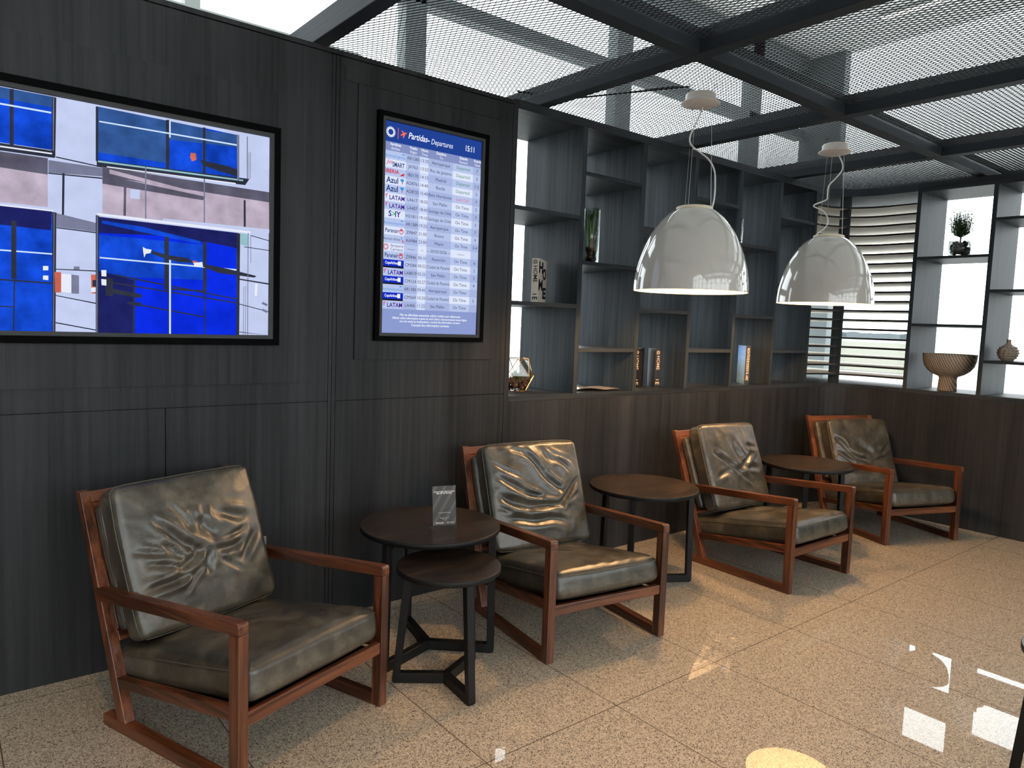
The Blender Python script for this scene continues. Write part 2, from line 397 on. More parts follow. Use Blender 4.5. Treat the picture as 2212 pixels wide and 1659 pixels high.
cn = {0: 'by the screens', 1: 'around the nearer pendant lamp', 2: 'around the farther pendant lamp', 3: 'over the rounded slatted corner'}
cn2 = {0: 'next to the tall window bay', 1: 'above the aisle in the near bay', 2: 'above the aisle in the middle bay', 3: 'above the aisle by the footed bowl'}
for c, (x0, x1) in enumerate(ends):
    for r_, (ya, yb) in enumerate([(-.9595, .40), (-2.2245, -1.0355), (-3.4895, -2.3005), (-4.7545, -3.5655)]):
        o = bpy.data.objects.new('mesh_panel', pm0 if r_ == 0 else pm); C.objects.link(o); o.location = (x0+.004, ya+.004, 2.607)
        if r_ == 0: lb = 'dark expanded metal ceiling panel along the wall, ' + cn[c]
        elif r_ == 1: lb = 'dark expanded metal ceiling panel, second row out from the wall, ' + ('first', 'second', 'third', 'fourth')[c] + ' bay from the screens'
        else: lb = 'dark expanded metal ceiling panel ' + ('third' if r_ == 2 else 'fourth') + ' row out from the wall, ' + ('first', 'second', 'third', 'fourth')[c] + ' bay from the screens'
        tag(o, lb, 'ceiling panel', 'expanded metal ceiling panels')

# ---- windows of the hall
def window(i, horiz, fixed, a0, a1, z0, z1, muls, trans, mat=FRAMED, w=.10, d=.12):
    root = setroot(empty('window_%d' % i, ((a0+a1)/2, fixed, 0) if horiz else (fixed, (a0+a1)/2, 0), kind='structure'))
    bm = NB()
    def bar(p0, p1, q0, q1):
        if horiz: box(bm, p0, p1, fixed, fixed+d, q0, q1)
        else: box(bm, fixed, fixed+d, p0, p1, q0, q1)
    for m, mw in muls: bar(m-mw/2, m+mw/2, z0, z1)
    ms = sorted([a0]+[m for m, _ in muls]+[a1])
    for t, tw in trans: bar(a0, a1, t-tw/2, t+tw/2)
    wchild(link('window_frame', bm, mat), root)
    bm = NB()
    if horiz: box(bm, a0, a1, fixed+d/2, fixed+d/2+.008, z0, z1)
    else: box(bm, fixed+d/2, fixed+d/2+.008, a0, a1, z0, z1)
    wchild(link('pane', bm, PANE), root)
window(1, True, 1.60, -5.0, 8.0, 0, 4.55, [(-3.4, .18), (-1.4, .18), (.65, .18), (2.76, .17), (4.92, .20), (6.98, .20)], [(.05, .1), (3.68, .10), (4.44, .22)])
window(2, False, 8.05, -8.2, 1.6, 0, 4.55, [(1.45, .5), (-3.0, .16), (-5.4, .16)], [(.05, .1)])
window(3, True, -8.20, -5.0, 8.0, .95, 4.55, [(-5+1.3*k, .12) for k in range(11)], [(1.0, .1), (1.85, .07), (2.75, .07), (3.65, .07), (4.5, .1)], mat=FRAME)
# pale inner frame seen over the top of the panelled wall
bm = NB(); box(bm, -4.8, 1.9, .74, .80, 2.74, 2.83); box(bm, 1.02-.035, 1.02+.035, .74, .80, 2.83, 4.54); box(bm, -1.0, -.93, .74, .80, 2.83, 4.54); box(bm, -4.8, -4.7, .74, .80, 0, 4.54)
link('window_4', bm, FRAME, kind='structure')

# light strips under the hall ceiling
for i, (x, y0, y1) in enumerate(((7.42, -2.4, .54), (7.00, -1.0, .85))):
    o = setroot(empty('ceiling_light', (x, (y0+y1)/2, 4.51), label='long white ceiling light strip seen through the mesh, ' + ('farther to the right' if i == 0 else 'the shorter left one'), cat='ceiling light'))
    wb('housing', (x-.05, x+.05, y0, y1, 4.515, 4.549), FRAME, o); wb('diffuser', (x-.035, x+.035, y0+.01, y1-.01, 4.508, 4.5145), STRIP, o)

# ---- outside: apron, grass, water and low hills
bm = NB(); box(bm, -900, 1500, -900, 900, -5.6, -5.0); link('ground', bm, plain('apron_concrete', (.50, .50, .48), .9), kind='structure')
def sheet(name, pts, z, mat, lab, cat):
    bm = NB(); prism(bm, pts, lambda x, y: (x, y, z-.05), lambda x, y: (x, y, z)); link(name, bm, mat, label=lab, cat=cat, kind='stuff')
def ray(deg, x): return (x, -3.0 + x/math.tan(radians(deg)))
sheet('grass_field', [ray(54, 130), ray(68.3, 130), ray(68.3, 700), ray(54, 700)], -4.9, plain('dry_grass', (.105, .105, .072), .95), 'pale dry grass field beyond the apron behind the corner slats', 'grass')
sheet('water', [ray(54, 705), ray(68.3, 705), ray(68.3, 1400), ray(54, 1400)], -4.9, plain('far_water', (.085, .105, .115), .6), 'pale blue water on the horizon behind the corner slats', 'water')
bm = NB(); pts = []
for k in range(40):
    d = 54+14.3*k/39; x, y = ray(d, 1380); pts.append((x, y, 6+9*abs(noise.noise(Vector((k*.31, 2, 0))))))
for a_, b_ in zip(pts, pts[1:]):
    v = [bm.verts.new(p) for p in ((a_[0], a_[1], -5), (b_[0], b_[1], -5), b_, a_, (a_[0]+60, a_[1], -5), (b_[0]+60, b_[1], -5))]
    bm.faces.new((v[0], v[1], v[2], v[3])); bm.faces.new((v[3], v[2], v[5], v[4]))
link('hills', bm, plain('far_hills', (.075, .095, .105), .95), kind='structure')
# ------------------------------------------------------------------ armchairs
def seg_d(px, py, ax, ay, bx, by):
    vx, vy = bx-ax, by-ay; t = max(0, min(1, ((px-ax)*vx+(py-ay)*vy)/(vx*vx+vy*vy+1e-9)))
    return sqrt((px-ax-t*vx)**2+(py-ay-t*vy)**2), t
def folds(u, v, cr, seed, amp):
    """height of the leather at (u, v) in [-1, 1]: long soft folds with sharp creases"""
    wu = u + .10*noise.noise(Vector((u*1.7, v*1.7, seed))); wv = v + .10*noise.noise(Vector((u*1.7, v*1.7, seed+9)))
    h = 0
    for (ax, ay, bx, by, dep, w) in cr:
        d, t = seg_d(wu, wv, ax, ay, bx, by)
        k = (1-.75*abs(2*t-1)**3)
        h += k*dep*(-exp(-(d/w)**2) + .55*exp(-((d-2.0*w)/(1.1*w))**2))
    n1 = 1-abs(noise.noise(Vector((u*2.3+seed, v*3.1, seed*.7))))*2
    n2 = noise.fractal(Vector((u*1.1+seed*3, v*1.1, seed)), 1.3, 2.0, 3)
    return h + amp*(.18*max(0, n1-.6)*2 + 1.0*n2)
def cushion(name, w, l, t, r, puff, cr, seed, amp, place, mat, parent, N=44, sag=0, sagc=(0, 0), corner=0):
    """rounded box w x l x t; place(x, y, z) puts a cushion point into the chair; +z is the side one sees"""
    bm = NB(); hw, hl, ht = w/2, l/2, t/2
    def pt(a, b, c):
        X, Y, Z = a*hw, b*hl, c*ht
        qx = max(-hw+r, min(hw-r, X)); qy = max(-hl+r, min(hl-r, Y)); qz = max(-ht+r*.9, min(ht-r*.9, Z))
        d = Vector((X-qx, Y-qy, Z-qz)); 
        if d.length > 1e-9: d = d.normalized()*r
        p = Vector((qx, qy, qz)) + Vector((d.x, d.y, d.z*.9))
        k = (1-abs(a)**3.2)*(1-abs(b)**3.2)
        side = max(0, c)
        f = folds(a, b, cr, seed, amp)
        edge = (1-abs(a)**8)*(1-abs(b)**8)
        dz = puff*k*c + (side*f*(.25+.75*edge))
        if sag: dz -= side*sag*exp(-(((a-sagc[0])/.62)**2+((b-sagc[1])/.55)**2))
        s2 = 1 + .012*noise.noise(Vector((a*2, b*2, c+seed)))
        bx = (1-abs(b)**2.5)*.003*(1 if abs(a) > .98 else 0)
        by = (1-abs(a)**2.5)*.003*(1 if abs(b) > .98 else 0)
        p.x = p.x*s2 + math.copysign(bx, a); p.y = p.y*s2 + math.copysign(by, b)
        p.x -= math.copysign(corner*(abs(a)*abs(b))**6, a); p.y -= math.copysign(corner*(abs(a)*abs(b))**6, b)
        p.z += dz
        return place(p.x, p.y, p.z)
    T = 7
    gx = [-1+2*i/N for i in range(N+1)]; gt = [-1+2*i/T for i in range(T+1)]
    cache = {}
    def V(a, b, c):
        k = (round(a, 5), round(b, 5), round(c, 5))
        if k not in cache: cache[k] = bm.verts.new(pt(a, b, c))
        return cache[k]
    # squeeze samples towards edges so that the rounding is smooth
    sq = lambda t_: math.copysign(1-(1-abs(t_))**1.25, t_) if abs(t_) < 1 else t_
    gx = [sq(x) for x in gx]
    for c in (-1, 1):
        for i in range(N):
            for j in range(N):
                q = [V(gx[i], gx[j], c), V(gx[i+1], gx[j], c), V(gx[i+1], gx[j+1], c), V(gx[i], gx[j+1], c)]
                bm.faces.new(q if c > 0 else q[::-1])
    for s in (-1, 1):
        for i in range(N):
            for j in range(T):
                q = [V(s, gx[i], gt[j]), V(s, gx[i+1], gt[j]), V(s, gx[i+1], gt[j+1]), V(s, gx[i], gt[j+1])]; bm.faces.new(q if s > 0 else q[::-1])
                q = [V(gx[i], s, gt[j]), V(gx[i+1], s, gt[j]), V(gx[i+1], s, gt[j+1]), V(gx[i], s, gt[j+1])]; bm.faces.new(q[::-1] if s > 0 else q)
    bmesh.ops.recalc_face_normals(bm, faces=list(bm.faces))
    o = link(name, bm, mat, parent, smooth=True)
    # welt running round the face one sees
    for cc in ((.62,) if name == 'back_cushion' else (.72,)):
        loop = []
        m = 30
        for i in range(m): loop.append((-1+2*i/m, -1))
        for i in range(m): loop.append((1, -1+2*i/m))
        for i in range(m): loop.append((1-2*i/m, 1))
        for i in range(m): loop.append((-1, 1-2*i/m))
        pts = [pt(a, b, cc) for a, b in loop]
        cen = sum(pts, Vector())/len(pts)
        pts = [p + (p-cen).normalized()*.0012 for p in pts]
        bm = NB(); tube(bm, pts, .0022, 6, closed=True); link('piping', bm, PIPE, o, smooth=True)
    return o
CW, TT = .639, .036
S_ = Vector((0, .357, .934)); N_ = Vector((0, -.934, .357)); P0 = Vector((0, .555, .038))
def member(name, pts, u0, u1, mat, parent, bv=.0025, shear=0):
    bm = NB(); ad = lambda u, z: u + (shear*(max(0, z-.038)/.724))
    prism(bm, pts, lambda v, z: (ad(u0, z), v, z), lambda v, z: (ad(u1, z), v, z)); bevel(bm, bv, 2)
    return link(name, bm, mat, parent)
def armchair(x, y, th, label, cr, seed, shift=(0, 0), tilt=0, amp=.010, drop=0, seat_cr=(), bpuff=.016):
    root = empty('armchair', (x, y, 0), th, label, 'armchair', 'leather armchairs along the wall')
    for side in (0, 1):
        u0, u1 = (0, TT) if side == 0 else (CW-TT, CW); sg = 1 if side == 0 else -1
        o = member('leg', [(0, 0), (0, .478), (.042, .475), (.042, 0)], u0, u1, WZ, root)
        o = member('runner', [(.0425, 0), (.0425, .038), (.682, .038), (.682, .006), (.676, 0)], u0, u1, WY, root)
        bm = NB()
        prism(bm, [(0, .4785), (0, .505), (.003, .511), (.009, .5143), (.727, .4575), (.702, .419), (.045, .4755)], lambda v, z: (u0, v, z), lambda v, z: (u1, v, z)); bevel(bm, .0025, 2)
        link('armrest', bm, WY, root)
        member('rear_leg', [(.555, .0385), (.600, .0385), (.858, .762), (.832, .762)], u0, u1, WZ, root, shear=sg*.014)
        ua, ub = (u0+.005, u1-.002) if side == 0 else (u0+.002, u1-.005)
        member('side_rail', [(.0425, .257), (.0425, .217), (.600, .147), (.611, .178)], ua, ub, WY, root)
    member('front_rail', [(.004, .198), (.004, .240), (.026, .240), (.026, .198)], TT+.0005, CW-TT-.0005, WX, root)
    member('rear_rail', [(.598, .150), (.609, .178), (.632, .172), (.621, .144)], TT, CW-TT, WX, root)
    def slope(l, n): p = P0 + S_*l + N_*n; return (p.y, p.z)
    sh_ = .0135
    def across(name, l0, l1, n0, n1, mat, ins=0):
        pts = [slope(l0, n0), slope(l1, n0), slope(l1, n1), slope(l0, n1)]; z = (pts[0][1]+pts[1][1])/2; s = sh_*(z-.038)/.724
        return member(name, pts, TT+s+ins, CW-TT-s-ins, mat, root)
    across('top_rail', .735, .774, -.026, -.003, WX)
    across('back_panel', .30, .734, -.018, -.006, WX)
    across('lower_back_rail', .262, .298, -.026, -.003, WX)
    # thin pad fixed to the back, then the loose cushions
    pc = P0 + S_*.505 + N_*.020
    def pl_pad(a, b, c): q = pc + S_*b + N_*c; return Vector((CW/2+a, q.y, q.z))
    cushion('back_pad', CW-2*TT-.022, .43, .046, .014, .004, (), seed+5, .002, pl_pad, LEA, root, N=14)
    tl = radians(tilt)
    bc = P0 + S_*(.500-drop) + N_*.100
    def pl_back(a, b, c):
        a, b = a*cos(tl)-b*sin(tl), a*sin(tl)+b*cos(tl)
        q = bc + S_*(b+shift[1]) + N_*(c + .0); return Vector((CW/2+a+shift[0], q.y, q.z))
    cushion('back_cushion', CW-2*TT-.020, .512, .098, .024, bpuff, cr, seed, amp, pl_back, LEA, root, N=72, corner=.004)
    ang = radians(-10.2); A_ = Vector((0, cos(ang), sin(ang))); B_ = Vector((0, -sin(ang), cos(ang)))
    scn = Vector((0, .335, .2575))
    def pl_seat(a, b, c): q = scn + A_*b + B_*c; return Vector((CW/2+a, q.y, q.z))
    cushion('seat_cushion', CW-2*TT-.006, .672, .112, .036, .030, seat_cr, seed+2, amp*.6, pl_seat, LEA, root, N=60, sag=.012, sagc=(0, -.1))
    member('seat_webbing', [(.045, .212), (.045, .206), (.600, .150), (.600, .156)], TT+.004, CW-TT-.004, BLK, root, bv=.0005)
    return root
STAR = [(-.35,.62,-.12,.2,.007,.03), (.05,.55,.02,.15,.006,.035), (-.78,.2,-.35,.05,.006,.025), (.12,-.2,.5,-.5,.007,.03), (-.4,-.55,-.05,-.3,.007,.03), (.25,-.02,.7,.08,.006,.03), (-.62,.42,-.05,-.08,.016,.045), (-.05,-.08,-.42,-.30,.014,.05), (-.75,-.12,-.30,-.22,.010,.035), (-.85,-.45,-.2,-.34,.014,.04), (.05,-.12,.02,-.42,.014,.04),
        (.15,-.15,.62,-.12,.010,.05), (.3,.38,.75,.22,.008,.06), (-.1,.35,.18,.05,.010,.07), (.55,-.35,.85,-.05,.008,.05), (-.9,.1,-.5,.0,.006,.04), (-.55,.15,-.25,-.15,.010,.05)]
SWAG = [(-.85,.65,-.4,.3,.006,.03), (.3,.9,.75,.6,.007,.03), (-.9,-.2,-.6,-.3,.006,.03), (.55,-.25,.9,-.15,.006,.03), (-.1,-.35,.5,-.45,.006,.03), (-.82,-.02,-.3,-.28,.018,.06), (-.3,-.28,.35,-.28,.018,.06), (.35,-.28,.9,.15,.014,.055), (-.25,.85,.15,.4,.016,.06), (.15,.4,.45,.0,.014,.05), (-.5,.9,-.1,.62,.010,.05),
        (.2,.85,.5,.55,.010,.05), (-.8,.35,-.3,-.02,.012,.05), (-.3,-.02,.0,-.12,.016,.05), (.45,.75,.7,.35,.010,.04), (-.7,-.4,.5,-.6,.012,.07)]
XFLD = [(-.7,.25,-.05,-.15,.014,.05), (-.05,-.15,.6,.22,.014,.06), (-.05,-.15,.35,-.55,.010,.05), (-.1,.55,.2,-.05,.012,.08), (.4,.45,.8,.3,.010,.05), (-.8,-.3,-.35,-.2,.010,.05), (.15,-.1,.75,-.15,.008,.05)]
DRAPE = [(-.9,.45,-.55,.05,.018,.05), (-.55,.05,.05,-.35,.016,.06), (-.95,.05,-.5,-.25,.014,.05), (.1,-.35,.75,-.1,.010,.06), (.5,-.05,.9,.2,.012,.05), (-.2,.3,.2,-.1,.008,.08), (-.5,-.5,.2,-.6,.008,.06)]
SCR = [(-.25,.3,.15,.05,.007,.05), (.1,.35,.4,.0,.006,.05), (-.5,.1,-.1,-.1,.006,.06), (.35,-.88,.5,-.6,.004,.06), (.1,-.88,.2,-.55,.004,.06), (-.15,-.9,-.1,-.6,.003,.06), (.65,-.88,.72,-.55,.004,.06)]
armchair(.658, -1.041, .348, 'wooden armchair with olive leather cushions below the large television, nearest the camera', STAR, 1.3, shift=(-.012, 0), amp=.008, seat_cr=SCR)
armchair(1.930, -.935, -.142, 'wooden armchair with folded olive leather back cushion beside the nested round tables', SWAG, 4.1, shift=(.004, -.004), amp=.010, seat_cr=SCR)
armchair(3.525, -1.075, -.025, 'orange-toned wooden armchair below the pendant lamps, its loose leather cushion leaning right', XFLD, 7.7, shift=(.010, .012), tilt=-1.5, amp=.009, seat_cr=SCR[:4])
armchair(4.917, -.955, -.368, 'wooden armchair with dull olive leather in the corner by the right wall', DRAPE, 9.4, shift=(.018, 0), tilt=0, amp=.009, drop=.045, seat_cr=SCR[:3])

# ------------------------------------------------------------------ round side tables
def round_table(name, x, y, a0, R_, H, foot, top_r, sec, label, group='round side tables', tt=.022):
    root = empty(name, (x, y, 0), 0, label, 'side table', group)
    bm = NB(); lathe(bm, [(0, H-tt), (R_-.004, H-tt), (R_, H-tt+.003), (R_, H-.003), (R_-.002, H-.0005), (0, H)], 96); link('tabletop', bm, [TBL, TBK], root)
    me = root.children[0].data
    for p in me.polygons:
        if abs(p.normal.z) < .9 or p.normal.z < 0: p.material_index = 1
        p.use_smooth = abs(p.normal.z) < .9
    h = sec
    prof = [(.0, 0), (foot-.012, 0), (foot-.004, .003), (foot, .012), (top_r, H-tt-.0005), (.0, H-tt-.0005), (.0, H-tt-.024), (top_r-sec, H-tt-.024), (foot-sec, .040), (.0, .040)]
    for k in range(3):
        a = radians(a0+120*k); ca, sa = cos(a), sin(a); w = sec/2
        bm = NB(); prism(bm, prof, lambda r, z: (r*ca+w*sa, r*sa-w*ca, z), lambda r, z: (r*ca-w*sa, r*sa+w*ca, z)); bevel(bm, .0015, 1)
        link('leg', bm, TBK, root)
    return root
round_table('side_table', 1.616, -.530, -42, .290, .540, .282, .275, .030, 'large black round side table carrying the clear card stand')
round_table('side_table', 2.992, -.500, -30, .292, .540, .296, .285, .030, 'large dark round side table under the nearer pendant lamp, behind the second armchair')
round_table('side_table', 4.490, -.600, -30, .290, .540, .290, .275, .030, 'large dark round side table between the two farthest armchairs')
round_table('nesting_table', 1.520, -.815, 24, .198, .465, .205, .165, .030, 'small low black round table tucked under the larger one beside the second armchair')
round_table('nesting_table', 2.665, -2.545, 103, .198, .465, .200, .165, .030, 'small black round table cut off at the right edge in the foreground')

# ------------------------------------------------------------------ pendant lamps
RX = Vector((cos(YAW), -sin(YAW), 0))
def pendant(x, y, label, cordp, D=.582, zc=2.515):
    R_ = D/2; z0 = 1.580
    root = setroot(empty('pendant_lamp', (x, y, z0), 0, label, 'pendant lamp', 'white dome pendant lamps'))
    k = R_/.2910
    P = [(.291,0),(.2905,.03),(.287,.065),(.278,.105),(.264,.148),(.240,.198),(.215,.240),(.188,.277),(.160,.310),(.130,.343),(.105,.370),(.090,.392),(.088,.400)]
    P = [(.291,0),(.2905,.03),(.287,.070),(.281,.108),(.272,.147),(.259,.190),(.243,.232),(.223,.276),(.198,.318),(.170,.356),(.140,.387),(.112,.408),(.095,.416),(.090,.418)]
    out = catmull([(r*k, 0, z) for r, z in P], 4); outer = [(p.x, p.z) for p in out]
    bm = NB(); lathe(bm, [(r+x*0, z) for r, z in outer], 96, (x, y, z0)); o = wchild(link('shade', bm, WHITE, smooth=True), root)
    inner = [(max(.001, r-.005), z if i else .0) for i, (r, z) in enumerate(outer)]; inner[-1] = (.085, inner[-1][1]-.004)
    bm = NB(); lathe(bm, [(outer[0][0], 0), (outer[0][0]-.002, -.0015), (inner[0][0], 0)]+inner[1:]+[(.0, inner[-1][1])], 96, (x, y, z0)); wchild(link('shade_lining', bm, WIN, smooth=True), root)
    bm = NB(); lathe(bm, [(.090*k, .416), (.093*k, .420), (.091*k, .430), (.080*k, .4335), (0, .4335)], 64, (x, y, z0)); wchild(link('shade_cap', bm, CREAM, smooth=True), root)
    # bulb
    bm = NB(); lathe(bm, [(0, .11), (.025, .118), (.04, .14), (.045, .165), (.038, .19), (.02, .22), (.015, .26), (.0, .262)], 24, (x, y, z0)); wchild(link('bulb', bm, emit('bulb_glow', (255, 205, 130), 14), smooth=True), root)
    bm = NB(); lathe(bm, [(.0, .25), (.022, .25), (.022, .40), (.0, .40)], 24, (x, y, z0)); wchild(link('socket', bm, CREAM), root)
    # canopy clipped on the mesh
    zc_ = zc - z0
    bm = NB(); lathe(bm, [(0, zc_-.004), (.045, zc_-.004), (.094, zc_+.010), (.098, zc_+.014), (.094, zc_+.018), (.078, zc_+.020), (.076, zc_+.055), (.070, zc_+.062), (0, zc_+.062)], 56, (x, y, z0)); wchild(link('canopy', bm, plain('canopy_white', (.66, .60, .56), .35), smooth=True), root)
    bm = NB()
    for i in range(3):
        a = radians(40+120*i); px, py = x+.070*cos(a), y+.070*sin(a)
        tube(bm, [(px, py, zc+.05), (px, py, 2.612), (px+.012, py, 2.616), (px+.014, py, 2.60)], .0015, 5)
    wchild(link('hook', bm, BLK), root)
    for i in range(3):
        a = radians(75+120*i); bm = NB(); tube(bm, [(x+.082*cos(a), y+.082*sin(a), z0+.430), (x+.058*cos(a), y+.058*sin(a), zc+.002)], .0009, 5); wchild(link('suspension_wire', bm, STEEL), root)
    pts = catmull([Vector((x, y, 0))+RX*dx+Vector((0, .02*sin(9*z), z)) for dx, z in cordp], 6)
    bm = NB(); tube(bm, pts, .0042, 8); wchild(link('cord', bm, CORD, smooth=True), root)
    L = lamp('lamp_light', 'SPOT', (x, y, z0+.135), 130, WARM, spot_size=radians(150), spot_blend=.35, shadow_soft_size=.04); wchild(L, root)
    L = lamp('lamp_glow', 'POINT', (x, y, z0+.10), 22.0, WARM, shadow_soft_size=.05); wchild(L, root)
c1 = [((px-(1487+(632-py)*.058))/409, 2.51-(py-238)*.00236) for px, py in ((1512,238),(1503,268),(1493,298),(1497,316),(1515,330),(1534,345),(1545,368),(1543,400),(1538,425),(1532,444),(1526,456))]
c2 = [((px-(1783+(657-py)*.072))/347, 2.51-(py-345)*.00298) for px, py in ((1811,345),(1822,362),(1823,376),(1811,393),(1799,408),(1797,427),(1794,437),(1765,450),(1784,460),(1792,473),(1791,486),(1780,499),(1762,511),(1761,518))]
pendant(3.085, -.660, 'glossy white dome pendant lamp on the left, nearer the departures screen', c1)
pendant(4.478, -.648, 'glossy white dome pendant lamp on the right, in front of the slatted corner', c2)
# downlights added out of view, put in for the warm light on the floor
for x, y in ((1.35, -2.9), (5.45, -3.7), (.2, -1.9)):
    r0 = setroot(empty('added_downlight', (x, y, 2.44), 0, 'small black unseen spotlight added for warm light on the floor', 'added_downlight', 'added downlights out of view'))
    bm = NB(); lathe(bm, [(.0, .11), (.035, .11), (.035, 0), (.030, 0), (.030, .09), (0, .09)], 24, (x, y, 2.44)); wchild(link('housing', bm, BLK), r0)
    wchild(lamp('lamp_light', 'SPOT', (x, y, 2.46), 75, WARM, spot_size=radians(95), spot_blend=.5, shadow_soft_size=.03), r0)

# cable lying on the mesh
bm = NB(); pts = catmull([(2.50,.10,2.625),(2.70,.03,2.626),(2.80,-.02,2.63),(2.88,-.20,2.626),(2.96,-.38,2.626),(3.02,-.52,2.624),(3.06,-.60,2.620)], 8)
tube(bm, pts, .005, 6); link('power_cable', bm, BLK, smooth=True, label='black cable lying on the ceiling mesh towards the nearer lamp', cat='cable')

# ------------------------------------------------------------------ screens
def wallfn(y): return lambda X, Z: (X, y, Z)
def polys(name, items, mats, parent, y0, dy=.00025):
    bm = NB()
    for i, (mi, pts) in enumerate(items):
        f = bm.faces.new([bm.verts.new((p[0], y0-dy*i, p[1])) for p in pts]); f.material_index = mi
        f.normal_update()
        if f.normal.y > 0: f.normal_flip()
    return wchild(link(name, bm, mats), parent)
def frame(bm, x0, x1, z0, z1, w, ya, yb):
    box(bm, x0, x1, ya, yb, z1-w, z1); box(bm, x0, x1, ya, yb, z0, z0+w); box(bm, x0, x0+w, ya, yb, z0+w, z1-w); box(bm, x1-w, x1, ya, yb, z0+w, z1-w)
tv = setroot(empty('television', (.385, 0, 1.253), 0, 'large wall television showing blue sports courts from above', 'television'))
bm = NB(); frame(bm, -.384, 1.157, 1.255, 2.150, .026, -.030, -.0005); wchild(link('outer_frame', bm, BLK), tv)
bm = NB(); frame(bm, -.358, 1.131, 1.281, 2.124, .0155, -.027, -.0005); wchild(link('bezel', bm, BEZ), tv)
wchild(bbox('display_panel', (-.3425, 1.1155, -.012, -.0005, 1.2965, 2.1085), BLK), tv)
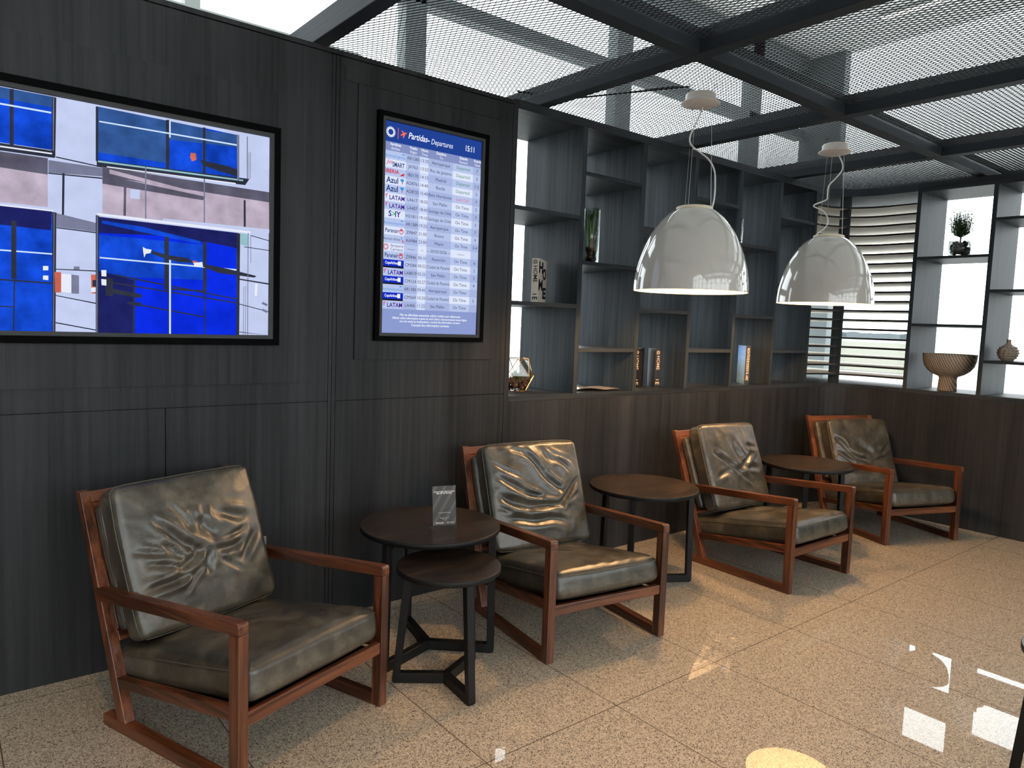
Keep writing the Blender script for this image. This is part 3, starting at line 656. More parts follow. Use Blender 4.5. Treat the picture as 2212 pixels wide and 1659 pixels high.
TV = [(0,[(-0.3425,1.296),(1.115,1.296),(1.115,2.108),(-0.3425,2.108)]),(1,[(-0.3425,2.105),(0.3552,2.106),(0.3526,1.925),(-0.3425,1.922)]),(3,[(-0.3425,2.105),(0.3552,2.106),(0.3547,2.07),(-0.3425,2.068)]),(7,[(0.2347,2.104),(0.2314,1.92),(0.2426,1.922),(0.2459,2.107)]),(6,[(-0.3425,2.048),(0.3518,2.048),(0.3526,2.054),(-0.3425,2.053)]),(7,[(0.3552,2.106),(0.3678,2.105),(0.3619,1.901),(0.3507,1.902)]),(12,[(0.3581,2.103),(0.3611,2.103),(0.3575,1.909),(0.3545,1.908)]),(7,[(-0.3425,1.921),(0.36,1.923),(0.3596,1.899),(-0.3425,1.894)]),(10,[(-0.3425,1.909),(0.3524,1.915),(0.3523,1.91),(-0.3425,1.904)]),(5,[(-0.3425,1.894),(0.3395,1.895),(0.3386,1.837),(-0.3425,1.856)]),(4,[(-0.3425,1.856),(0.3387,1.839),(0.337,1.728),(-0.3425,1.724)]),(12,[(0.3409,1.889),(0.5065,1.888),(0.5062,1.858),(0.3402,1.846)]),(7,[(0.34,1.842),(0.5052,1.849),(0.5056,1.854),(0.3404,1.846)]),(7,[(0.363,1.901),(0.5053,1.889),(0.5062,1.893),(0.3638,1.905)]),(7,[(0.3819,1.851),(0.3783,1.702),(0.3851,1.703),(0.3887,1.851)]),(1,[(-0.3425,1.723),(0.3495,1.716),(0.3455,1.296),(-0.3425,1.296)]),(2,[(-0.3425,1.723),(0.3495,1.716),(0.3447,1.649),(-0.3425,1.666)]),(6,[(-0.3425,1.567),(0.3471,1.565),(0.3475,1.57),(-0.3425,1.572)]),(7,[(0.231,1.669),(0.2274,1.474),(0.2417,1.475),(0.2452,1.671)]),(7,[(0.2345,1.474),(0.2284,1.296),(0.2327,1.296),(0.2388,1.474)]),(7,[(-0.3425,1.479),(0.3454,1.463),(0.3461,1.468),(-0.3425,1.484)]),(7,[(-0.3425,1.383),(0.2332,1.376),(0.2339,1.38),(-0.3425,1.387)]),(7,[(0.3494,1.713),(0.3622,1.712),(0.3531,1.296),(0.344,1.296)]),(12,[(0.3539,1.71),(0.3561,1.71),(0.3486,1.296),(0.3463,1.296)]),(10,[(-0.3425,1.718),(0.3529,1.714),(0.3535,1.719),(-0.3425,1.723)]),(12,[(0.3621,1.71),(0.4844,1.69),(0.4841,1.658),(0.3615,1.663)]),(7,[(0.3612,1.658),(0.4839,1.653),(0.4843,1.657),(0.3616,1.662)]),(8,[(0.3531,1.505),(0.3729,1.506),(0.3719,1.435),(0.3536,1.434)]),(10,[(0.3736,1.501),(0.4035,1.5),(0.4027,1.435),(0.3727,1.437)]),(12,[(0.4043,1.5),(0.4276,1.498),(0.4268,1.433),(0.4034,1.433)]),(12,[(0.4117,1.529),(0.4296,1.53),(0.4294,1.516),(0.4115,1.516)]),(7,[(0.3547,1.514),(0.4857,1.516),(0.4859,1.52),(0.3549,1.517)]),(8,[(0.4648,1.504),(0.4841,1.505),(0.4833,1.436),(0.4657,1.437)]),(7,[(0.4694,1.485),(0.4823,1.486),(0.482,1.461),(0.4692,1.462)]),(10,[(0.4643,1.457),(0.4788,1.459),(0.4818,1.443),(0.4657,1.44)]),(7,[(0.3547,1.422),(0.481,1.399),(0.4817,1.403),(0.3553,1.425)]),(7,[(0.3533,1.326),(0.48,1.302),(0.4806,1.306),(0.3539,1.33)]),(3,[(0.4889,2.1),(0.9842,2.092),(0.9899,1.915),(0.4908,1.909)]),(1,[(0.4911,1.94),(0.7175,1.94),(0.7173,1.904),(0.4908,1.909)]),(1,[(0.7295,2.083),(0.8495,2.088),(0.8495,1.911),(0.7289,1.906)]),(1,[(0.8607,2.095),(0.9822,2.091),(0.9849,1.916),(0.8608,1.912)]),(3,[(0.7295,2.083),(0.9822,2.091),(0.9824,2.044),(0.7293,2.028)]),(7,[(0.7176,2.098),(0.7169,1.904),(0.7284,1.906),(0.7291,2.1)]),(7,[(0.8504,2.096),(0.8505,1.907),(0.8599,1.909),(0.8598,2.097)]),(6,[(0.4958,2.046),(0.9839,2.049),(0.9848,2.055),(0.4967,2.051)]),(6,[(0.7287,2.098),(0.7284,2.035),(0.7338,2.036),(0.734,2.099)]),(8,[(0.805,1.992),(0.8234,1.993),(0.8262,1.969),(0.8096,1.96),(0.8031,1.975)]),(7,[(0.8402,1.971),(0.9453,1.964),(0.9847,1.956),(0.9799,1.929),(0.9259,1.937),(0.8495,1.952)]),(7,[(0.4868,1.913),(1.03,1.927),(1.013,1.9),(0.4866,1.888)]),(9,[(0.4904,1.905),(1.004,1.914),(1.005,1.92),(0.4911,1.911)]),(10,[(0.5184,1.891),(0.9747,1.898),(0.9753,1.903),(0.5189,1.895)]),(7,[(0.4857,2.098),(0.4936,2.097),(0.4916,1.909),(0.4836,1.908)]),(12,[(0.9782,2.093),(0.9881,2.092),(0.9889,1.914),(0.9809,1.915)]),(12,[(1.018,2.092),(1.019,1.926),(1.023,1.927),(1.022,2.093)]),(12,[(1.032,2.033),(1.032,1.928),(1.034,1.928),(1.034,2.033)]),(12,[(1.026,2.032),(1.026,1.927),(1.028,1.927),(1.028,2.032)]),(5,[(0.5042,1.891),(1.11,1.885),(1.11,1.84),(0.9852,1.836),(0.5037,1.844)]),(4,[(0.5038,1.858),(1.11,1.844),(1.111,1.719),(0.5025,1.726)]),(4,[(0.5267,1.885),(0.859,1.841),(0.859,1.829),(0.5265,1.87)]),(5,[(0.5039,1.862),(0.859,1.833),(0.8495,1.818),(0.5036,1.831)]),(5,[(0.5731,1.847),(0.5704,1.725),(0.5787,1.726),(0.5814,1.849)]),(7,[(1.006,1.839),(1.007,1.716),(1.015,1.717),(1.014,1.84)]),(0,[(0.5937,1.824),(0.6258,1.826),(0.6256,1.792),(0.5935,1.791)]),(12,[(0.6439,1.913),(0.6427,1.72),(0.647,1.721),(0.6481,1.914)]),(12,[(0.8519,1.9),(0.8519,1.719),(0.8566,1.72),(0.8566,1.901)]),(0,[(0.7034,1.731),(1.111,1.734),(1.111,1.719),(0.7033,1.714)]),(11,[(0.4887,1.712),(0.9838,1.704),(0.9794,1.296),(0.4842,1.296)]),(1,[(0.488,1.649),(0.984,1.645),(0.9815,1.513),(0.4864,1.5)]),(2,[(0.4887,1.712),(0.9838,1.706),(0.984,1.645),(0.7031,1.667),(0.4881,1.654)]),(1,[(0.5006,1.7),(0.6335,1.692),(0.8401,1.659),(0.8401,1.648),(0.6248,1.673),(0.5005,1.69)]),(11,[(0.8609,1.659),(0.976,1.645),(0.9794,1.296),(0.8611,1.296)]),(2,[(0.4866,1.518),(0.5561,1.505),(0.6065,1.491),(0.6051,1.296),(0.4842,1.296)]),(7,[(0.7084,1.663),(0.7076,1.462),(0.7237,1.463),(0.7244,1.664)]),(7,[(0.8486,1.657),(0.8486,1.465),(0.8619,1.466),(0.8619,1.659)]),(7,[(0.6019,1.503),(0.5969,1.296),(0.6029,1.296),(0.6079,1.503)]),(7,[(0.8529,1.466),(0.8529,1.296),(0.8577,1.296),(0.8576,1.466)]),(7,[(0.7215,1.468),(0.7208,1.296),(0.7253,1.296),(0.726,1.468)]),(7,[(0.5391,1.505),(0.9763,1.439),(0.9772,1.444),(0.5399,1.51)]),(7,[(0.5225,1.478),(0.9764,1.423),(0.9772,1.428),(0.5232,1.483)]),(7,[(0.58,1.406),(0.8539,1.362),(0.8548,1.367),(0.5808,1.411)]),(7,[(0.7199,1.464),(0.855,1.462),(0.8555,1.469),(0.7203,1.471)]),(6,[(0.4909,1.564),(0.9861,1.555),(0.9866,1.561),(0.4914,1.569)]),(6,[(0.7246,1.577),(0.7235,1.296),(0.7299,1.296),(0.7309,1.578)]),(7,[(0.5066,1.497),(0.5328,1.494),(0.5322,1.429),(0.5092,1.432)]),(7,[(0.5308,1.457),(0.6276,1.442),(0.6275,1.427),(0.5307,1.44)]),(7,[(0.5889,1.413),(0.6274,1.41),(0.6256,1.396),(0.5871,1.402)]),(10,[(0.633,1.618),(0.6433,1.612),(0.6633,1.61),(0.6588,1.597),(0.6432,1.593),(0.6379,1.578),(0.6346,1.598)]),(7,[(0.6641,1.607),(0.7117,1.596),(0.7934,1.589),(0.8119,1.573),(0.7566,1.572),(0.7027,1.583),(0.6641,1.595)]),(8,[(0.8091,1.582),(0.826,1.58),(0.826,1.572),(0.8091,1.573)]),(10,[(0.8119,1.573),(0.8448,1.579),(0.8467,1.564),(0.8166,1.558)]),(7,[(0.8476,1.572),(0.9464,1.559),(1.058,1.539),(1.048,1.532),(0.9072,1.541),(0.8476,1.56)]),(10,[(0.4955,1.522),(0.5118,1.523),(0.5116,1.5),(0.4961,1.5)]),(10,[(0.4952,1.49),(0.5114,1.489),(0.5112,1.467),(0.4958,1.468)]),(10,[(0.3175,1.523),(0.3332,1.524),(0.3329,1.509),(0.3173,1.508)]),(10,[(0.317,1.49),(0.3326,1.491),(0.3324,1.475),(0.3168,1.476)]),(10,[(0.4843,1.716),(1.031,1.708),(1.032,1.717),(0.4852,1.724)]),(7,[(0.4799,1.716),(0.4903,1.715),(0.4842,1.296),(0.4753,1.296)]),(12,[(0.4831,1.714),(0.4863,1.715),(0.4802,1.296),(0.477,1.296)]),(7,[(0.9758,1.705),(0.9898,1.704),(0.9875,1.296),(0.9763,1.296)]),(9,[(0.9908,1.706),(1.024,1.704),(1.022,1.657),(0.992,1.66)]),(12,[(1.02,1.709),(1.02,1.296),(1.023,1.296),(1.023,1.71)]),(12,[(1.031,1.7),(1.032,1.588),(1.034,1.589),(1.033,1.701)]),(7,[(0.9861,1.519),(1.112,1.506),(1.113,1.512),(0.9869,1.524)]),(7,[(1.031,1.699),(1.111,1.684),(1.112,1.687),(1.032,1.702)]),(7,[(1.006,1.651),(1.112,1.645),(1.112,1.648),(1.006,1.654)]),(12,[(1.004,1.494),(1.002,1.296),(1.004,1.296),(1.006,1.494)]),(12,[(1.012,1.495),(1.01,1.296),(1.012,1.296),(1.014,1.495)]),(7,[(0.9865,1.42),(1.113,1.392),(1.114,1.395),(0.9873,1.423)]),(12,[(1.077,1.427),(1.099,1.417),(1.103,1.426),(1.082,1.435)]),(12,[(1.078,1.399),(1.099,1.389),(1.103,1.398),(1.082,1.407)]),(7,[(0.9872,1.307),(1.114,1.296),(1.115,1.296),(0.9876,1.31)]),(10,[(1.05,1.507),(1.06,1.508),(1.058,1.458),(1.048,1.458)])]

TVC = [emit('screen_colour_%d' % i, c, 1.0, v) for i, (c, v) in enumerate([((196,206,240),.06),((20,72,205),.40),((30,34,96),.25),((52,88,150),.28),((186,172,190),.22),((92,90,108),.25),((205,228,255),0),((48,52,66),.2),((205,104,84),.2),((150,196,205),.1),((232,236,250),0),((12,44,224),.18),((120,124,150),.15)])]
polys('picture', TV, TVC, tv, -.0126)

dp = setroot(empty('departures_screen', (1.918, 0, 1.28), 0, 'tall black framed display listing flight departures at 15:11', 'departures screen'))
bm = NB(); frame(bm, 1.607, 2.229, 1.281, 2.322, .022, -.030, -.0005); wchild(link('outer_frame', bm, BLK), dp)
bm = NB(); frame(bm, 1.629, 2.207, 1.303, 2.300, .0145, -.027, -.0005); wchild(link('bezel', bm, BEZ), dp)
wchild(bbox('display_panel', (1.6435, 2.1925, -.012, -.0005, 1.3175, 2.2855), BLK), dp)
X0, X1, Z1_, Z0_ = 1.644, 2.192, 2.285, 1.318
kx = (X1-X0)/(2.180-1.641)
def fx(x): return X0+(x-1.641)*kx
cols = [fx(v) for v in (1.641, 1.755, 1.829, 1.876, 2.014, 2.134, 2.180)]
zt, zb = 2.154, 1.431; rh = (zt-zb)/19
DC = [emit('display_colour_%d' % i, c) for i, c in enumerate([(34,66,150),(134,146,196),(206,218,250),(184,198,236),(168,182,224),(140,155,208),(20,44,196),(30,30,38),(222,230,252)])]
it = [(1, [(X0,Z0_),(X1,Z0_),(X1,Z1_),(X0,Z1_)]), (0, [(X0,2.194),(X1,2.194),(X1,Z1_),(X0,Z1_)]), (5, [(X0,Z0_),(X1,Z0_),(X1,zb),(X0,zb)])]
logos = ['aa','js','ib','az','az','la','la','sk','aa','pa','am','ac','pa','co','la','co','aa','co','la']
for i in range(19):
    z1 = zt-rh*i; z0 = z1-rh
    for c in range(6):
        mi = (3, 4, 2, 4, 2, 4)[c] if i % 2 == 0 else (8, 3, 8, 3, 8, 3)[c]
        if i % 2 == 0: mi = (3, 4, 2, 4, 3, 4)[c]
        it.append((mi, [(cols[c], z0), (cols[c+1], z0), (cols[c+1], z1), (cols[c], z1)]))
    if logos[i] == 'co': it += [(6, [(cols[0], z0+.008), (cols[1], z0+.008), (cols[1], z1), (cols[0], z1)]), (7, [(cols[0], z0), (cols[1], z0), (cols[1], z0+.008), (cols[0], z0+.008)])]
polys('picture', it, DC, dp, -.0126, .000008)
YT = -.0148
INK = emit('ink_dark', (52,60,92)); WTX = emit('ink_white', (240,245,255)); ORG = emit('ink_orange', (250,112,84)); GRN = emit('ink_green', (58,140,92)); RED = emit('ink_red', (232,96,120))
CYA = emit('ink_cyan', (60,150,220)); NVY = emit('ink_navy', (28,50,120)); PUR = emit('ink_purple', (60,24,140)); CRI = emit('ink_crimson', (206,40,70)); LGR = emit('ink_lime', (70,200,90)); MAG = emit('ink_magenta', (220,50,140))
rows = ['AR1385|13:35|Aeroparque|Departed|7','JA763|13:52|Rio de Janeiro|Departed|3','IB0170|14:15|Madrid|Departed|1-2','AD8761|14:40|Recife|Departed|5','AD8725|15:40|Belo Horizonte|Last Call|7','LA617|18:35|San Pablo|On Time|2','LA407|18:45|Santiago de Chile|On Time|3','H21811|19:10|Santiago de Chile|On Time|5','AR1389|19:25|Aeroparque|On Time|7','ZP847|21:00|Rivera|On Time|9','AA984|23:00|Miami|On Time|3-4','------|--|-- 05/03/2026 --|------|','ZP846|00:10|Asunción|On Time|6','CM284|00:52|Ciudad de Panamá|On Time|2','LA8019|02:25|San Pablo|On Time|5','CM124|02:27|Ciudad de Panamá|On Time|4','AR1383|09:45|Aeroparque|On Time|','CM369|10:20|Ciudad de Panamá|On Time|5','LA406|11:25|San Pablo|On Time|']
mid = [(cols[i]+cols[i+1])/2 for i in range(6)]; F = wallfn(YT)
ink, grn, red = [], [], []
logo = {'cya': [], 'nvy': [], 'pur': [], 'cri': [], 'lim': [], 'mag': [], 'wht': [], 'ink': []}
PL = {'cri': [], 'cya': [], 'mag': [], 'pur': [], 'wht': []}
for i, rw in enumerate(rows):
    z = zt-rh*(i+.5); a, b, c, d, e = rw.split('|')
    ink.append((a, mid[1], z, .0215, 'CENTER', .066)); ink.append((b, mid[2], z, .0215, 'CENTER', .044)); ink.append((c, mid[3], z, .0215, 'CENTER', .132))
    (grn if d == 'Departed' else red if d == 'Last Call' else ink).append((d, mid[4], z, .0215, 'CENTER', .09))
    if e: ink.append((e, mid[5], z, .0215, 'CENTER', .04))
    x0 = cols[0]; x1 = cols[1]; xc = mid[0]; q = logos[i]
    if q == 'aa': logo['cya'].append(('AerolineasArgentinas', xc, z-.004, .020, 'CENTER', .106)); PL['cya'].append([(x1-.026, z+.009), (x1-.006, z+.007), (x1-.014, z+.014)])
    if q == 'js': logo['cri'].append(('Jet', x0+.014, z+.006, .026, 'LEFT', .034, .3)); logo['nvy'].append(('SMART', x0+.043, z-.004, .031, 'LEFT', .064, 0, .0006))
    if q == 'ib': logo['cri'].append(('IBERIA', x0+.008, z+.002, .025, 'LEFT', .070, 0, .0006)); PL['cri'].append([(x1-.034, z-.013), (x1-.012, z-.011), (x1-.007, z+.002), (x1-.020, z-.003)])
    if q == 'az': logo['nvy'].append(('Azul', x0+.014, z, .038, 'LEFT', .062, 0, .0007)); PL['cya'].append([(x1-.032, z+.011), (x1-.012, z+.014), (x1-.010, z+.004), (x1-.020, z-.004)]); PL['cri'].append([(x1-.021, z-.005), (x1-.014, z-.002), (x1-.019, z-.014)])
    if q == 'la':
        logo['pur'].append(('LATAM', x0+.030, z-.002, .029, 'LEFT', .080, 0, .0005))
        for j in range(4): PL['mag' if j < 2 else 'pur'].append([(x0+.008+.002*j, z+.010-.006*j), (x0+.022-.003*j, z+.014-.006*j), (x0+.022-.003*j, z+.010-.006*j), (x0+.010+.002*j, z+.007-.006*j)])
    if q == 'sk': logo['pur'].append(('S', x0+.028, z, .036, 'LEFT', .02, 0, .0008)); logo['lim'].append(('>', x0+.045, z, .036, 'LEFT', .02, 0, .0008)); logo['pur'].append(('IY', x0+.061, z, .036, 'LEFT', .03, 0, .0008))
    if q == 'pa':
        logo['nvy'].append(('Paranair', x0+.012, z, .027, 'LEFT', .072, 0, .0004)); ring = [(x1-.018+.011*cos(t*pi/8), z+.013*sin(t*pi/8)) for t in range(16)]
        for t in range(16):
            u = (t+1) % 16; PL['cri'].append([ring[t], ring[u], (x1-.018+.0075*cos(u*pi/8), z+.0095*sin(u*pi/8)), (x1-.018+.0075*cos(t*pi/8), z+.0095*sin(t*pi/8))])
        PL['cri'].append([(x1-.026, z+.002), (x1-.010, z+.002), (x1-.018, z+.010)])
    if q == 'am': logo['ink'].append(('American Airlines', x0+.004, z, .019, 'LEFT', .090)); PL['cya'].append([(x1-.020, z+.013), (x1-.014, z+.011), (x1-.012, z+.001), (x1-.016, z+.002)]); PL['cri'].append([(x1-.014, z-.001), (x1-.008, z-.001), (x1-.004, z-.013), (x1-.009, z-.013)])
    if q == 'ac':
        logo['ink'].append(('Aeropuerto', x0+.042, z+.008, .018, 'LEFT', .07)); logo['ink'].append(('Carrasco', x0+.042, z-.009, .018, 'LEFT', .07))
        for t in range(16):
            a_ = t*pi/8; u = (cos(a_), sin(a_)); w = (-sin(a_)*.0012, cos(a_)*.0012); cx_, cz_ = x0+.018, z
            PL['cri'].append([(cx_+.007*u[0]-w[0], cz_+.007*u[1]-w[1]), (cx_+.015*u[0]-w[0], cz_+.016*u[1]-w[1]), (cx_+.015*u[0]+w[0], cz_+.016*u[1]+w[1]), (cx_+.007*u[0]+w[0], cz_+.007*u[1]+w[1])])
    if q == 'co': logo['wht'].append(('CopaAirlines', x0+.016, z+.004, .018, 'LEFT', .068, 0, .0004)); PL['wht'].append([(x0+.084, z-.006), (x0+.100, z-.006), (x0+.100, z+.014), (x0+.084, z+.014)])
for i in range(19):
    zz = zt-rh*(i+.5); wchild(text_mesh('flight_text', [t for t in ink if abs(t[2]-zz) < .002], INK, None, F), dp)
wchild(text_mesh('departed_text', grn, GRN, None, F), dp); wchild(text_mesh('last_call_text', red, RED, None, F), dp)
for k, m in (('cya', CYA), ('nvy', NVY), ('pur', PUR), ('cri', CRI), ('lim', LGR), ('wht', WTX), ('ink', INK)):
    for i in range(19):
        zz = zt-rh*(i+.5); q = [t for t in logo[k] if abs(t[2]-zz) < rh/2]
        if q: wchild(text_mesh('airline_logo', q, m, None, F), dp)
for k, m in (('cya', CYA), ('cri', CRI), ('mag', MAG), ('pur', PUR), ('wht', WTX)):
    if PL[k]: polys('airline_emblem', [(0, p) for p in PL[k]], [m], dp, YT-.0001, 0)
hd = [('Partidas', fx(1.762), 2.237, .040, 'LEFT', .105, .25, .0006), ('- ', fx(1.866), 2.236, .040, 'LEFT', 0, 0, .0008), ('Departures', fx(1.885), 2.232, .036, 'LEFT', .125, .25), ('15:11', fx(2.110), 2.236, .038, 'CENTER', .052, 0, .0006)]
for c, (a, b) in enumerate((('Aerolínea', 'Airline'), ('Vuelo', 'Flight'), ('Hora', 'Time'), ('Destino', 'To'), ('Estado', 'Remark'), ('Puerta', 'Gate'))):
    w = (cols[c+1]-cols[c])*.92; hd.append((a, mid[c], 2.184, .018, 'CENTER', min(w, .058), 0, .0004)); hd.append((b, mid[c], 2.165, .017, 'CENTER', min(w, .05)))
zc = 1.400
for s, z, h in (('No se efectúan anuncios sobre vuelos por altavoces', 1.405, .0165), ('Official online information is given by each airline. Announcements about flights', 1.389, .0135), ('are not made by loudspeakers, consult the information screens.', 1.374, .0135), ('Consult the information screens.', 1.357, .0165)):
    hd.append((s, (X0+X1)/2, z, h, 'CENTER', .43, 0, .0003))
wchild(text_mesh('heading_text', hd, WTX, None, F), dp)
em = []
for t in range(18):
    a_ = t*2*pi/18; u = (cos(a_), sin(a_)); w = (-sin(a_)*.0024, cos(a_)*.0024); cx_, cz_ = fx(1.672), 2.237
    em.append((0, [(cx_+.013*u[0]-w[0], cz_+.013*u[1]-w[1]), (cx_+.024*u[0]-w[0], cz_+.024*u[1]-w[1]), (cx_+.024*u[0]+w[0], cz_+.024*u[1]+w[1]), (cx_+.013*u[0]+w[0], cz_+.013*u[1]+w[1])]))
polys('airport_emblem', em, [WTX], dp, YT, 0)
cx_, cz_ = fx(1.738), 2.236
polys('plane_emblem', [(0, [(fx(1.708), 2.212), (fx(1.711), 2.212), (fx(1.711), 2.262), (fx(1.708), 2.262)]), (0, [(cx_-.016, cz_-.008), (cx_+.014, cz_+.006), (cx_+.018, cz_+.012), (cx_+.008, cz_+.011), (cx_-.014, cz_)]), (0, [(cx_-.004, cz_+.006), (cx_-.013, cz_+.016), (cx_-.008, cz_+.017), (cx_+.006, cz_+.009)]), (0, [(cx_-.002, cz_-.001), (cx_-.004, cz_-.016), (cx_+.001, cz_-.014), (cx_+.009, cz_+.004)])], [ORG], dp, YT, 0)

# ------------------------------------------------------------------ small things
# socket plate on the wall behind the first armchair
ol = setroot(empty('wall_socket', (1.06, 0, .37), 0, 'steel wall socket plate behind the first armchair', 'wall socket'))
wchild(bbox('plate', (1.0, 1.117, -.010, -.0005, .350, .432), plain('brushed_plate', (.22, .22, .22), .4, .8), bv=.002), ol)
bm = NB(); box(bm, 1.04, 1.078, -.0112, -.0102, .372, .41); wchild(link('socket_face', bm, BLK), ol)
# acrylic card stand
st = empty('card_stand', (1.612, -.640, .5405), radians(-16), 'clear acrylic stand with a dark printed card on the round table', 'card stand')
tl = radians(8)
def stf(X, Z, off=0): return (X, Z*sin(tl)-off, Z*cos(tl)+.002)
bm = NB(); prism(bm, [(-.052, 0), (.052, 0), (.052, .178), (-.052, .178)], lambda X, Z: stf(X, Z, .0022), lambda X, Z: stf(X, Z, -.0022)); box(bm, -.052, .052, .0, .055, 0, .003); link('holder', bm, ACRY, st)
cardm, n_, l_, p_ = nt('card_print'); p_.inputs['Roughness'].default_value = .35
tc = n_.new('ShaderNodeTexCoord'); wv = n_.new('ShaderNodeTexWave'); wv.inputs['Scale'].default_value = 9; wv.inputs['Distortion'].default_value = .6; mp = n_.new('ShaderNodeMapping'); mp.inputs['Rotation'].default_value = (0, radians(-32), 0)
l_.new(tc.outputs['Object'], mp.inputs['Vector']); l_.new(mp.outputs['Vector'], wv.inputs['Vector']); rr = ramp(n_, [(.6, (.035, .026, .022)), (.9, (.085, .068, .06))]); l_.new(wv.outputs['Fac'], rr.inputs['Fac']); l_.new(rr.outputs['Color'], p_.inputs['Base Color'])
bm = NB(); prism(bm, [(-.049, .018), (.049, .018), (.049, .175), (-.049, .175)], lambda X, Z: stf(X, Z, .0026), lambda X, Z: stf(X, Z, .0024)); link('card', bm, cardm, st)
CARDW = plain('card_white', (.85, .80, .76), .5)
items = [('Conocé más sobre la nueva', 0, .153, .0085, 'CENTER', .088, 0, .0002), ('Sala VIP de Partidas', 0, .146, .0085, 'CENTER', .066, 0, .0002), ('La nueva Sala VIP de Partidas', 0, .068, .0045, 'CENTER', .086), ('Más espacio, más confort', 0, .047, .004, 'CENTER', .07), ('para tu viaje', 0, .042, .004, 'CENTER', .05), ('VIPCLUB', -.022, .027, .0085, 'CENTER', .032, 0, .0002), ('Aeropuerto', .022, .029, .0045, 'LEFT', .022), ('Carrasco', .022, .0245, .0045, 'LEFT', .022)]
text_mesh('printed_text', items, CARDW, st, lambda X, Z: stf(X, Z, .0029))
bm = NB()
for t in range(12):
    a_ = t*pi/6; u = (cos(a_), sin(a_)); w = (-sin(a_)*.0004, cos(a_)*.0004); q = [(.014+a*u[0]+s*w[0], .027+a*u[1]+s*w[1]) for a, s in ((.0018,-1),(.004,-1),(.004,1),(.0018,1))]
    bm.faces.new([bm.verts.new(stf(*p, .0029)) for p in q])
link('emblem', bm, CARDW, st)

# books
def book(x, y, z, rz, t, w, h, cover, label, spine_items, ink_, cover_items=None, front=None):
    """origin at the spine's front left corner; spine faces -y, t thick along x, w deep"""
    root = empty('book', (x, y, z), rz, label, 'book')
    bm = NB(); box(bm, 0, t, 0, .002, 0, h); box(bm, 0, .002, .002, w, 0, h); box(bm, t-.002, t, .002, w, 0, h); link('cover', bm, cover, root)
    bbox('pages', (.0025, t-.0025, .0025, w-.004, .002, h-.003), plain('book_pages', (.7, .66, .58), .8), root)
    # spine text runs downwards
    items = [(s, -(zz), (xx), hh, al, mw, 0, of) for s, xx, zz, hh, al, mw, of in spine_items]
    text_mesh('spine_text', items, ink_, root, lambda X, Y: (t/2+Y, -.0006, -X))
    return root
BK = plain('book_black', (.012, .011, .011), .4); BW = plain('book_white', (.72, .66, .58), .5); BKI = plain('book_black_ink', (.01, .01, .012), .5); BWI = plain('book_tan_ink', (.85, .58, .34), .45)
SP = [('@', 0, .232, .028, 'CENTER', 0, .0004), ('HOME', 0, .163, .034, 'CENTER', .095, .0005), ('E', 0, .026, .040, 'CENTER', .03, .0010), ('I', 0, .048, .030, 'CENTER', .03, .0010)]
b1 = book(2.695, .154, B[2]+.0115, radians(-55), .042, .19, .252, BW, 'upright white book lettered HOME on the second shelf of the first column', SP, BKI)
text_mesh('cover_text', [('H', .026, .200, .085, 'CENTER', .05, 0, .004), ('O', .070, .165, .085, 'CENTER', .045, 0, .004), ('M', .026, .100, .085, 'CENTER', .05, 0, .003), ('E', .072, .055, .085, 'CENTER', .05, 0, .004)], BKI, b1, lambda X, Z: (.0426, X*1.9, Z))
book(3.638, .191, ZS+.0005, radians(-58), .044, .17, .258, BK, 'black book lettered HOME in tan, close to the left upright of the third column', SP, BWI)
book(3.802, .143, ZS+.0005, radians(-16), .046, .085, .258, BK, 'black book lettered HOME in tan, standing alone in the middle of the third column', SP, BWI)
bc_ = book(4.768, .085, ZS+.0005, radians(-40), .034, .19, .287, BK, 'black book with a city skyline jacket standing in the fifth column', [('MONTEVIDEO', 0, .21, .026, 'CENTER', .12, .0006), ('DESDE EL AIRE', 0, .09, .026, 'CENTER', .12, .0006)], BWI)
cm, n_, l_, p_ = nt('city_jacket'); tc = n_.new('ShaderNodeTexCoord'); s_ = n_.new('ShaderNodeSeparateXYZ'); l_.new(tc.outputs['Object'], s_.inputs[0]); mr = n_.new('ShaderNodeMapRange'); mr.inputs['From Max'].default_value = .287; l_.new(s_.outputs['Z'], mr.inputs['Value'])
rr = ramp(n_, [(0, (.12, .13, .06)), (.2, (.03, .06, .05)), (.5, (.10, .16, .22)), (.7, (.12, .25, .5)), (1, (.05, .16, .5))]); nz = n_.new('ShaderNodeTexVoronoi'); nz.inputs['Scale'].default_value = 90; l_.new(tc.outputs['Object'], nz.inputs['Vector'])
mx = n_.new('ShaderNodeMix'); mx.data_type = 'RGBA'; mx.blend_type = 'OVERLAY'; mx.inputs['Factor'].default_value = .6; l_.new(mr.outputs['Result'], rr.inputs['Fac']); l_.new(rr.outputs['Color'], mx.inputs['A']); l_.new(nz.outputs['Distance'], mx.inputs['B']); l_.new(mx.outputs['Result'], p_.inputs['Base Color']); p_.inputs['Roughness'].default_value = .3
bm = NB(); box(bm, -.0025, -.0003, 0, .19, 0, .287); link('jacket', bm, cm, bc_)
# open brochure lying in the second column
bm = NB(); NX = 14
for i in range(NX):
    a, b = i/NX, (i+1)/NX
    f = lambda t: .006+.012*abs(sin(t*pi*1.5))*(1-.4*t)
    for off in (0, .0015):
        v = [bm.verts.new((3.02+.33*t, y-.08*t+.03, ZS+f(t)-off)) for t, y in ((a, .08), (b, .08), (b, .26), (a, .26))]; bm.faces.new(v)
link('brochure', bm, plain('glossy_paper', (.42, .36, .30), .2), smooth=True, label='thin glossy brochure lying open on the bottom of the second column', cat='brochure')

